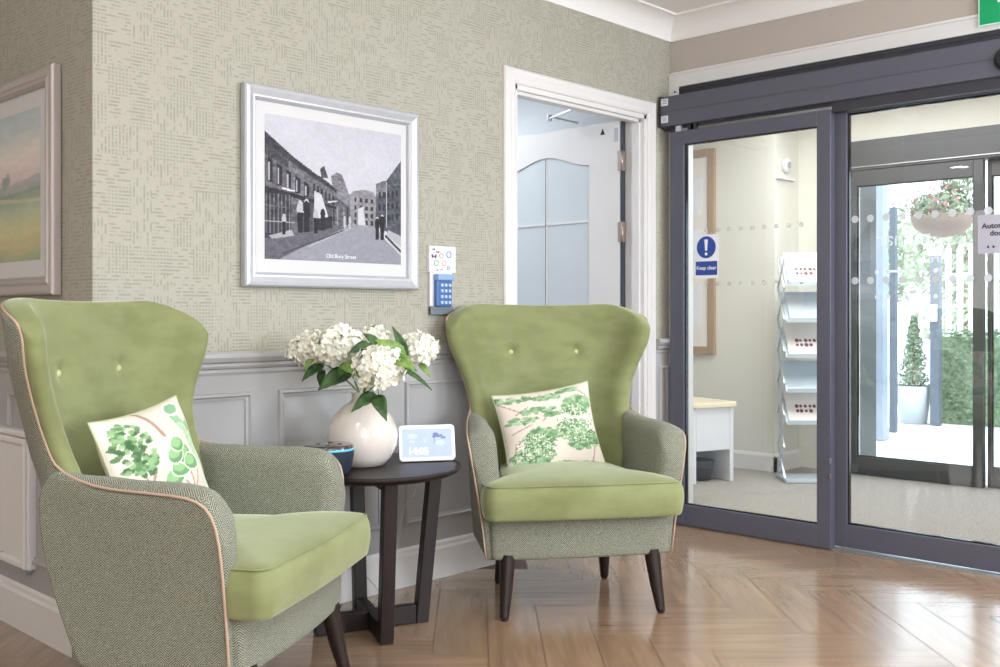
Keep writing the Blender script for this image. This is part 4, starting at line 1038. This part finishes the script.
    for s_, dz in ((.86, .482), (.65, .490), (.4, .494), (.15, .496)):
        o0 = len(vs); vs += [(x * s_ + cx * (1 - s_), y * s_ + cy * (1 - s_), dz) for x, y, _ in rings[-1]]
        for k in range(n): fs.append((prev + k, prev + (k + 1) % n, o0 + (k + 1) % n, o0 + k))
        prev = o0
    fs.append(tuple(prev + k for k in range(n))); fs.append(tuple(range(n))[::-1])
    mb.add(vs, fs); o = obj('seat_cushion', mb, M['velvet'], ch, subd=2); o['label'] = 'sage green velvet seat cushion'
    for r0, z0_ in ((rings[5], .467),):
        pp = MB(); pp.tube([(x, y, z0_) for x, y, _ in ring(.005, z0_)], .0018, 6, closed=True); obj('cushion_welt', pp, M['velvet'], o, smooth=True)
    # buttons
    for bx in (-.137, .137):
        p = Sn(bx / wx(.9), (.90 - .36) / (ztop(.35) - .36) * 2 - 1, -.022, .36)
        mb = MB(); mb.lathe([(.0005, .009), (.007, .008), (.012, .003), (.0125, 0), (.010, -.003)], 18); q = obj('button', mb, M['button'], ch, smooth=True); q.location = (bx, p.y + .012, .90); q.rotation_euler = (PI / 2, 0, 0)
    # legs
    for (x, y, tx, ty) in ((-.282, -.36, -.262, -.315), (.282, -.36, .262, -.315), (-.215, .13, -.20, .085), (.215, .13, .20, .085)):
        mb = MB(); mb.tube([(tx, ty, .215), (tx + (x - tx) * .5, ty + (y - ty) * .5, .10), (x, y, .008)], [.029, .023, .016], 20); mb.lathe([(.012, 0), (.013, .008)], 14, (x, y, 0)); obj('leg', mb, M['leg'], ch, smooth=False, bevel=.001)
    for z in (.36, .57):
        mb = MB(); y_ = np.interp(z, [.2, .7], [.098, .215]); mb.box(-.300, -.285, y_ - .004, y_ + .012, z - .014, z + .014); obj('seam_tag', mb, M['ink2'], ch)
    return ch
M['button'] = mat('pale_velvet_button', rgb(186, 192, 140), .6)
def make_pillow(name, label, kind, group=None):
    a, b, T = .195, .170, .060; N = 150
    mb = MB(); uv = []
    nu, nv = N, int(N * b / a)
    def P(u, v, s):
        x = a * u * (1 - .07 * (1 - v * v)); z = b * v * (1 - .08 * (1 - u * u))
        th = T * max(0, (1 - u ** 2 * abs(u) ** .3)) ** .55 * max(0, (1 - v ** 2 * abs(v) ** .3)) ** .55 * (1 + .06 * math.sin(5 * u + 3 * v) + .05 * math.sin(9 * v - 4 * u))
        return (x, s * th, z)
    for s in (-1, 1):
        o = len(mb.v)
        for j in range(nv + 1):
            for i in range(nu + 1):
                u, v = 2 * i / nu - 1, 2 * j / nv - 1; mb.v.append(P(u, v, s)); uv.append((i / nu if s < 0 else 1 - i / nu, j / nv))
        for j in range(nv):
            for i in range(nu):
                q = o + j * (nu + 1) + i; f = (q, q + 1, q + nu + 2, q + nu + 1); mb.f.append(f if s < 0 else f[::-1])
    p = thing(name, label, 'cushion', group=group)
    me = bpy.data.meshes.new('cushion_cover'); me.from_pydata(mb.v, [], mb.f)
    for q in me.polygons: q.use_smooth = True
    o = bpy.data.objects.new('cushion_cover', me); C.objects.link(o); o.parent = p; me.materials.append(attrmat('printed_cushion_%s' % ('tree' if kind == 0 else 'leaf'), .85, spec=.2)); paint(o, uv, cushion_canvas(kind))
    path = [P(2 * i / 40 - 1, -1, 0) for i in range(40)] + [P(1, 2 * i / 34 - 1, 0) for i in range(34)] + [P(1 - 2 * i / 40, 1, 0) for i in range(40)] + [P(-1, 1 - 2 * i / 34, 0) for i in range(34)]
    w = MB(); w.tube(path, .0028, 6, closed=True); obj('seam_edge', w, M['seamc'], p, smooth=True)
    return p
M['seamc'] = mat('sage_seam_cord', rgb(176, 188, 150), .8)

# ------------------------------------------------------------------ table and things on it
TX, TY = -2.235, -.325
def build_table():
    t = thing('side_table', 'round espresso wood side table on crossed frames between the two armchairs', 'side table', (TX, TY, 0))
    mb = MB(); mb.lathe([(.001, .522), (.275, .522), (.292, .530), (.300, .538), (.300, .545), (.297, .5485), (.001, .5485)], 72, caps=False); obj('table_top', mb, M['espresso'], t, smooth=False, bevel=.001)
    for a in (-115, -22, 65, 158):
        a = R(a); d = Vector((math.cos(a), math.sin(a), 0)); n = Vector((-d.y, d.x, 0))
        mb = MB(); w = .036; th = .030
        # rectangular leg, leaning outwards to the top; section: radial 'th', tangential 2w
        vs = []
        for r0, z in ((.150, 0), (.202, .5225)):
            for rr, nn in ((r0, -w), (r0 + .045, -w), (r0 + .045, w), (r0, w)): vs.append(d * rr + n * nn * .62 + Vector((0, 0, z)))
        mb.add(vs, [(3, 2, 1, 0), (4, 5, 6, 7), (0, 1, 5, 4), (1, 2, 6, 5), (2, 3, 7, 6), (3, 0, 4, 7)]); obj('leg', mb, M['espresso'], t, bevel=.003)
    for a, z in ((-115, 0), (-22, .0)):
        for k, (a2) in enumerate((a, a + 180)):
            d = Vector((math.cos(R(a2)), math.sin(R(a2)), 0))
            mb = MB(); mb.bar(d * (.0 if a == -115 else .019) + Vector((0, 0, .032)), d * .152 + Vector((0, 0, .032)), .037, .062); obj('floor_rail', mb, M['espresso'], t, bevel=.003)
    for a in (-115, -22):
        d = Vector((math.cos(R(a)), math.sin(R(a)), 0))
        mb = MB(); mb.bar(-d * .205 + Vector((0, 0, .507)), d * .205 + Vector((0, 0, .507)), .030, .03); obj('top_rail', mb, M['espresso'], t)
    # vase
    v = thing('vase', 'round glossy white ceramic vase on the side table', 'vase', (-2.262, -.308, .5485))
    prof = [(.058, 0), (.075, .004), (.098, .03), (.114, .068), (.118, .10), (.113, .135), (.094, .172), (.066, .200), (.045, .212), (.038, .220), (.036, .238), (.040, .246), (.036, .247), (.031, .238), (.031, .21)]
    mb = MB(); mb.lathe(prof, 56, caps=False); mb.lathe([(.001, 0), (.058, 0)], 56, caps=False); obj('vase_body', mb, M['ceramic'], v, smooth=True)
    # speaker
    s = thing('smart_speaker', 'dark blue round smart speaker with a glowing cyan ring on the side table', 'speaker', (-2.459, -.385, .5485))
    mb = MB(); mb.lathe([(.050, 0), (.062, .004), (.072, .025), (.078, .06), (.0785, .078)], 48); obj('cloth_body', mb, M['spk'], s, smooth=False, bevel=.001)
    mb = MB(); mb.lathe([(.0785, .078), (.0795, .0795), (.0795, .084), (.0785, .085)], 48); q = obj('light_ring', mb, M['ring'], s, smooth=True); q['label'] = 'glowing cyan ring'
    mb = MB(); mb.lathe([(.079, .085), (.078, .092), (.073, .096), (.068, .0955), (.062, .0965), (.001, .0965)], 48, caps=False); obj('top_plate', mb, M['spktop'], s, smooth=True)
    for k in range(4):
        a = PI / 4 + k * PI / 2; mb = MB(); mb.lathe([(.007, .0965), (.007, .098)], 16, (.035 * math.cos(a), .035 * math.sin(a), 0)); obj('top_button', mb, M['black'], s)
    # smart display
    s = thing('smart_display', 'white framed smart display showing 14:05 on the right of the side table', 'smart display', (-2.060, -.410, .5485), R(-32))
    tilt = Matrix.Rotation(R(-12), 4, 'X')
    w, h = .098, .124
    def rr(w_, h_, r, z0):
        pts = []
        for cx, cy, a0 in ((w_ - r, z0 + r, -PI / 2), (w_ - r, z0 + h_ - r, 0), (-w_ + r, z0 + h_ - r, PI / 2), (-w_ + r, z0 + r, PI)):
            for k in range(7): a = a0 + PI / 2 * k / 6; pts.append((cx + r * math.cos(a), cy + r * math.sin(a)))
        return pts
    T = lambda a, z, d: tuple(tilt @ Vector((a, d, z)))
    mb = MB(); mb.prism(rr(w, h, .014, .003), T, -.004, .008); obj('bezel', mb, M['plastic'], s, bevel=.002)
    mb = MB(); mb.prism(rr(w - .012, h - .028, .004, .017), T, -.0048, -.004); obj('screen', mb, M['screen'], s)
    mb = MB(); 
    rg = random.Random(3)
    for x, z, a_, b_ in ((.030, .094, .010, .006), (.040, .088, .012, .005), (.024, .086, .006, .005), (.056, .082, .009, .004), (.050, .090, .006, .003)): mb.prism([(x + a_ * math.cos(q * PI / 6), z + b_ * math.sin(q * PI / 6)) for q in range(12)], T, -.0053, -.0048)
    mb.prism([(.024, .060), (.0255, .060), (.0265, .088), (.0245, .088)], T, -.0053, -.0048)
    hz = mat('screen_pale_haze', rgb(150, 160, 190), .3, emit=rgb(184, 198, 238), es=.72)
    for x, z, a_, b_ in ((-.05, .088, .018, .010), (-.008, .074, .006, .008), (-.052, .070, .012, .005), (.045, .064, .018, .010)): obj('screen_haze', MB().prism([(x + a_ * math.cos(q * PI / 6), z + b_ * math.sin(q * PI / 6)) for q in range(12)], T, -.00505, -.0048), hz, s)
    M['screen_soft'] = mat('screen_soft_blue', rgb(150, 160, 190), .3, emit=rgb(170, 184, 226), es=.7)
    obj('screen_picture', mb, M['screen_ink'], s)
    tx = text('clock_digits', '14:05', .033, M['screen_white'], s, T(-.032, .036, -.0054), (R(90 - 12), 0, 0), .0001, bold=.0003)
    mb = MB(); mb.prism([(.012, .0), (.075, .0), (.066, .05), (.044, .088), (.034, .088)], lambda a, z, d: (d, a, z), -.07, .07); obj('speaker_foot', mb, mat('grey_fabric_foot', rgb(150, 152, 156), .8), s, bevel=.006)
    # cable
    mb = MB(); pts = [(-2.02, -.325, .50), (-2.025, -.30, .42), (-2.04, -.26, .36), (-2.045, -.24, .24), (-2.08, -.20, .10), (-2.10, -.17, .02), (-2.12, -.19, .006), (-2.08, -.22, .006), (-2.04, -.12, .05), (-2.09, -.05, .13), (-2.22, -.022, .20), (-2.35, -.022, .25), (-2.45, -.022, .32)]
    P = []
    for i in range(len(pts) - 1):
        p0 = Vector(pts[max(0, i - 1)]); p1 = Vector(pts[i]); p2 = Vector(pts[i + 1]); p3 = Vector(pts[min(len(pts) - 1, i + 2)])
        for k in range(8):
            q = k / 8; P.append(.5 * ((2 * p1) + (-p0 + p2) * q + (2 * p0 - 5 * p1 + 4 * p2 - p3) * q * q + (-p0 + 3 * p1 - 3 * p2 + p3) * q ** 3))
    mb.tube(P, .0018, 6); o = obj('power_cable', mb, M['cable'], smooth=True); tag(o, 'thin loose power cable hanging under the side table', 'cable')
    # plug behind the chair arm
    s = thing('wall_plug', 'clear plug in a wall socket half hidden behind the left armchair arm', 'plug', (-2.36, -.006, .44))
    mb = MB(); mb.box(-.07, .07, -.009, 0, -.04, .045); obj('socket_plate', mb, M['plastic'], s, bevel=.003)
    mb = MB(); mb.box(.0, .05, -.04, -.009, -.03, .02); obj('plug_body', mb, M['hingeplate'], s, bevel=.006)

def floret(mb, mc, c, n, r, rng):
    n = n.normalized(); t = n.cross(Vector((rng.random() - .5, rng.random() - .5, rng.random() - .5))).normalized(); b = n.cross(t)
    for k in range(4):
        a = k * PI / 2 + rng.random() * .3; d = t * math.cos(a) + b * math.sin(a); e = t * -math.sin(a) + b * math.cos(a)
        cu = .25 * rng.random() * r
        vs = [c, c + d * r * .45 + e * r * .42 + n * cu * .5, c + d * r * .9 + e * r * .38 + n * cu, c + d * r * 1.05 + n * cu * 1.4, c + d * r * .9 - e * r * .38 + n * cu, c + d * r * .45 - e * r * .42 + n * cu * .5, c + d * r * .5 - n * r * .04]
        mb.add(vs, [(0, 1, 6), (1, 2, 6), (2, 3, 6), (3, 4, 6), (4, 5, 6), (5, 0, 6)])
    mc.add([c + n * .003 + t * .002, c + n * .003 + b * .002, c + n * .003 - t * .002, c + n * .003 - b * .002, c + n * .006], [(0, 1, 4), (1, 2, 4), (2, 3, 4), (3, 0, 4)])
def leaf_mesh(mb, base, tip, w, nrm, droop=.02):
    base, tip = Vector(base), Vector(tip); d = tip - base; L = d.length; d.normalize(); side = d.cross(Vector(nrm)).normalized(); up = side.cross(d).normalized()
    rows = 11; vs = []
    for i in range(rows + 1):
        q = i / rows; wi = w * math.sin(PI * min(1, q ** .8)) ** .85 * (1 - .25 * q) if 0 < i < rows else .0012
        c = base + d * L * q + up * (-droop * (2 * q - 1) ** 2 + droop)
        for k in (-1, -.5, 0, .5, 1): vs.append(c + side * wi * k + up * (abs(k) * wi * .28 + .0025 * math.sin(q * 28) * abs(k)))
    fs = [(i * 5 + k, i * 5 + k + 1, (i + 1) * 5 + k + 1, (i + 1) * 5 + k) for i in range(rows) for k in range(4)]
    mb.add(vs, fs)
def cam_pt(px, py, depth):
    return None
def build_flowers():
    rng = random.Random(21)
    mouth = Vector((-2.262, -.308, .785))
    # (centre, radius, label, leaves[(base, tip, width, mat)])
    heads = FLOWERS
    for i, (c, r, lb, lv) in enumerate(heads):
        s = thing('hydrangea_stem', lb, 'flower', (mouth.x, mouth.y, .60), 0, 'hydrangeas in the white vase')
        o0 = Vector((mouth.x, mouth.y, .60)); c = Vector(c)
        mb, mc = MB(), MB(); N = int(150 * (r / .08) ** 2)
        for k in range(N):
            z = 1 - 1.72 * (k + .5) / N; a = k * 2.39996; q = math.sqrt(max(0, 1 - z * z)); d = Vector((q * math.cos(a), q * math.sin(a), z)) + Vector((rng.gauss(0, .06), rng.gauss(0, .06), rng.gauss(0, .06)))
            rr = r * (.84 + .2 * rng.random()) * (1 if z > -.2 else .9); p = c + Vector((d.x * rr, d.y * rr, d.z * rr * .88)) - o0
            floret(mb, mc, p, d + Vector((rng.gauss(0, .28), rng.gauss(0, .28), rng.gauss(0, .28))), .0185 + .004 * rng.random(), rng)
        b = obj('bloom', mb, M['petal'], s, smooth=False); obj('floret_centres', mc, M['petal_c'], b)['kind'] = 'stuff'
        core = MB(); core.lathe([(max(.001, r * .62 * math.sin(PI * k / 10)), -r * .55 * math.cos(PI * k / 10)) for k in range(11)], 16, tuple(c - o0), caps=False); obj('bloom_core', core, M['petal_c'], b, smooth=True)
        a0 = Vector((.0, .0, .0)); top = c - o0 + Vector((0, 0, -r * .4)); off = Vector(((i - 2) * .008, (i % 2) * .01 - .005, .19))
        st = MB(); pp = [a0 + off * 0, off * .6, off]
        for k in range(1, 7): q = k / 6; pp.append(off.lerp(top, q) + Vector((0, 0, .02 * math.sin(PI * q))))
        st.tube(pp, .0032, 8); obj('stem', st, M['stem'], s, smooth=True)
        for (ba, tp, w, m, nr) in lv:
            q = MB(); leaf_mesh(q, Vector(ba) - o0, Vector(tp) - o0, w, nr); q2 = obj('leaf', q, M[m], s, smooth=True); sd = q2.modifiers.new('th', 'SOLIDIFY'); sd.thickness = .0008

FLOWERS = [
    ((-2.395, -0.196, 0.935), 0.0677, 'hydrangea at the far left of the bouquet, partly behind its neighbour', [
        ((-2.381, -0.254, 0.886), (-2.455, -0.234, 0.836), 0.02, 'leaf', (-.62, -.6, .45)),
        ((-2.428, -0.263, 0.908), (-2.462, -0.256, 0.87), 0.011, 'leaf2', (-.62, -.6, .45)),
        ((-2.345, -0.205, 0.869), (-2.366, -0.212, 0.81), 0.016, 'leaf', (-.62, -.6, .45)),
    ]),
    ((-2.39, -0.346, 0.945), 0.0771, 'large creamy hydrangea left of the centre with a big dark leaf below it', [
        ((-2.354, -0.369, 0.87), (-2.467, -0.338, 0.812), 0.034, 'leaf', (-.62, -.6, .45)),
        ((-2.432, -0.417, 0.894), (-2.427, -0.496, 0.859), 0.02, 'leaf2', (-.62, -.6, .45)),
        ((-2.398, -0.424, 0.893), (-2.452, -0.412, 0.85), 0.02, 'leaf', (-.62, -.6, .45)),
    ]),
    ((-2.154, -0.231, 0.964), 0.0564, 'hydrangea half hidden at the back of the bouquet', [
        ((-2.33, -0.452, 0.946), (-2.452, -0.469, 0.931), 0.024, 'leaf', (-.62, -.6, .45)),
        ((-2.262, -0.379, 0.952), (-2.304, -0.363, 0.992), 0.018, 'leaf', (-.62, -.6, .45)),
        ((-2.246, -0.511, 0.91), (-2.343, -0.467, 0.975), 0.028, 'leaf2', (-.62, -.6, .45)),
    ]),
    ((-2.371, -0.525, 0.883), 0.079, 'large hydrangea hanging lowest at the front above the vase', [
        ((-2.341, -0.484, 0.797), (-2.456, -0.494, 0.752), 0.026, 'leaf', (-.62, -.6, .45)),
        ((-2.364, -0.503, 0.799), (-2.386, -0.582, 0.725), 0.026, 'leaf', (-.62, -.6, .45)),
        ((-2.342, -0.555, 0.92), (-2.315, -0.642, 0.879), 0.024, 'leaf2', (-.62, -.6, .45)),
        ((-2.259, -0.526, 0.859), (-2.282, -0.503, 0.91), 0.02, 'leaf', (-.62, -.6, .45)),
    ]),
    ((-2.099, -0.404, 0.932), 0.0658, 'hydrangea at the right of the bouquet beside the armchair wing', [
        ((-2.165, -0.423, 0.911), (-2.212, -0.402, 1.015), 0.018, 'leaf', (-.62, -.6, .45)),
        ((-2.15, -0.467, 0.892), (-2.138, -0.508, 0.846), 0.013, 'leaf2', (-.62, -.6, .45)),
        ((-2.199, -0.416, 0.885), (-2.12, -0.498, 0.802), 0.01, 'leaf', (-.62, -.6, .45)),
    ]),
]

# ------------------------------------------------------------------ build everything
build_room(); build_inner_door(); build_sliding(); build_lobby(); build_outdoors(); build_wall_items()
make_chair('green wingback armchair at the left, seen from its side, with a leaf print cushion', (-3.019, -.481, 0), R(31), 'pair of wingback armchairs')
make_chair('green wingback armchair facing the room between the side table and the glass doors', (-1.432, -.470, 0), R(-36.1), 'pair of wingback armchairs')
def chair_mat(o, rz): return Matrix.Translation(o) @ Matrix.Rotation(rz, 4, 'Z')
p = make_pillow('scatter_cushion', 'cream scatter cushion with green tree print on the armchair by the glass doors', 0, 'printed scatter cushions')
p.matrix_world = chair_mat((-1.432, -.470, 0), R(-36.1)) @ Matrix.Translation((-.034, .035, .604)) @ Matrix.Rotation(R(-18), 4, 'X') @ Matrix.Rotation(R(-8), 4, 'Y')
p = make_pillow('scatter_cushion', 'cream scatter cushion with big green leaf print on the left armchair', 1, 'printed scatter cushions')
p.matrix_world = chair_mat((-3.019, -.481, 0), R(31)) @ Matrix.Translation((-.06, .045, .645)) @ Matrix.Rotation(R(-4), 4, 'Z') @ Matrix.Rotation(R(-18), 4, 'X') @ Matrix.Rotation(R(-6), 4, 'Y')
build_table(); build_flowers()

# ------------------------------------------------------------------ lights
def area(name, loc, rot, sx, sy, power, col=(1, 1, 1), spread=180):
    l = bpy.data.lights.new(name, 'AREA'); l.shape = 'RECTANGLE'; l.size = sx; l.size_y = sy; l.energy = power; l.color = col; l.spread = R(spread)
    o = bpy.data.objects.new(name, l); C.objects.link(o); o.location = loc; o.rotation_euler = rot; return o
def downlight(x, y, z, label, power=0):
    s = thing('ceiling_downlight', label, 'ceiling light', (x, y, z), group='recessed ceiling downlights')
    mb = MB(); mb.lathe([(.085, -.004), (.10, -.006), (.105, 0)], 32, caps=False); obj('trim_ring', mb, M['alu'], s, smooth=True)
    mb = MB(); mb.lathe([(.001, -.003), (.086, -.003)], 32, caps=False); obj('lens', mb, M['lamp'], s)
downlight(-6.5, .84, HC, 'recessed ceiling downlight far behind on the left, mirrored in the door glass')
# unseen area lamps: ceiling, added fills, window behind the camera, lobby, inner room
area('ceiling_light_a', (-2.2, -1.9, HC - .03), (0, 0, 0), .5, .5, 4, (0.96, 0.98, 1))
area('ceiling_light_b', (-4.1, -1.5, HC - .03), (0, 0, 0), .5, .5, 12, (0.96, 0.98, 1))
area('ceiling_light_c', (-4.2, -4.0, HC - .03), (0, 0, 0), .9, .9, 22, (0.95, 0.98, 1))
area('ceiling_light_d', (-1.0, -2.5, HC - .03), (0, 0, 0), .7, .7, 16, (.95, .98, 1))  # unseen lamp, raised to stand in for daylight spilling in by the doors
area('window_daylight_right', (-2.35, -4.9, 1.45), (R(90), 0, R(0)), .6, .9, 64, (0.8, 0.9, 1))  # unseen lamp without fixture in the open room, placed for the vase shadow
area('window_daylight_left', (-5.8, -5.6, 1.5), (R(90), 0, R(-25)), 2.2, 1.5, 56, (0.97, 0.99, 1))
area('window_daylight_far', (-8.1, 1.2, 1.5), (R(90), 0, R(-90)), 2.2, 1.5, 22, (1, 1, 0.99))
area('uplighter', (-4.2, -3.7, 1.75), (R(180), 0, 0), 1.0, 1.0, 108, (0.95, 0.98, 1))  # added lamp facing up to brighten the ceiling, no fixture behind it
area('window_daylight_door_side', (-.5, -4.0, 1.6), (R(90), 0, R(33)), .8, 1.2, 62, (.86, .94, 1))  # added lamp, no window here; lights the left armchair more than the right
area('lobby_light', (1.0, -.6, 2.45), (0, 0, 0), 1.2, 1.6, 60, (0.98, 0.99, 1))
area('inner_room_light', (-.95, 1.2, 2.38), (0, 0, 0), .9, .9, 17, (0.9, 0.95, 1))
sun = bpy.data.lights.new('sun', 'SUN'); sun.energy = 4.0; sun.angle = R(4); sun.color = (1, .98, .94)
so = bpy.data.objects.new('sun', sun); C.objects.link(so); so.rotation_euler = (R(28), R(-30), 0)
w = bpy.data.worlds.new('sky'); bpy.context.scene.world = w; w.use_nodes = True
bg = w.node_tree.nodes['Background']; bg.inputs[0].default_value = (.76, .87, 1, 1); bg.inputs[1].default_value = 4.1

# ------------------------------------------------------------------ camera
cam = bpy.data.cameras.new('camera'); co = bpy.data.objects.new('camera', cam); C.objects.link(co)
cam.sensor_fit = 'HORIZONTAL'; cam.sensor_width = 36; cam.lens = 36 * 1026 / 1000; cam.shift_y = -.0205
co.location = (-4.436, -3.025, 1.06); co.rotation_euler = (R(90), 0, -math.atan2(.7229, .691)); cam.clip_start = .05
sc = bpy.context.scene; sc.camera = co
sc.view_settings.view_transform = 'Standard'; sc.view_settings.look = 'None'; sc.view_settings.gamma = 1; sc.view_settings.use_curve_mapping = False
sc.view_settings.exposure = -0.07
cy = sc.cycles; cy.use_denoising = True; cy.max_bounces = 10; cy.diffuse_bounces = 5; cy.glossy_bounces = 5; cy.transparent_max_bounces = 20; cy.caustics_reflective = False; cy.caustics_refractive = False; cy.sample_clamp_indirect = 6
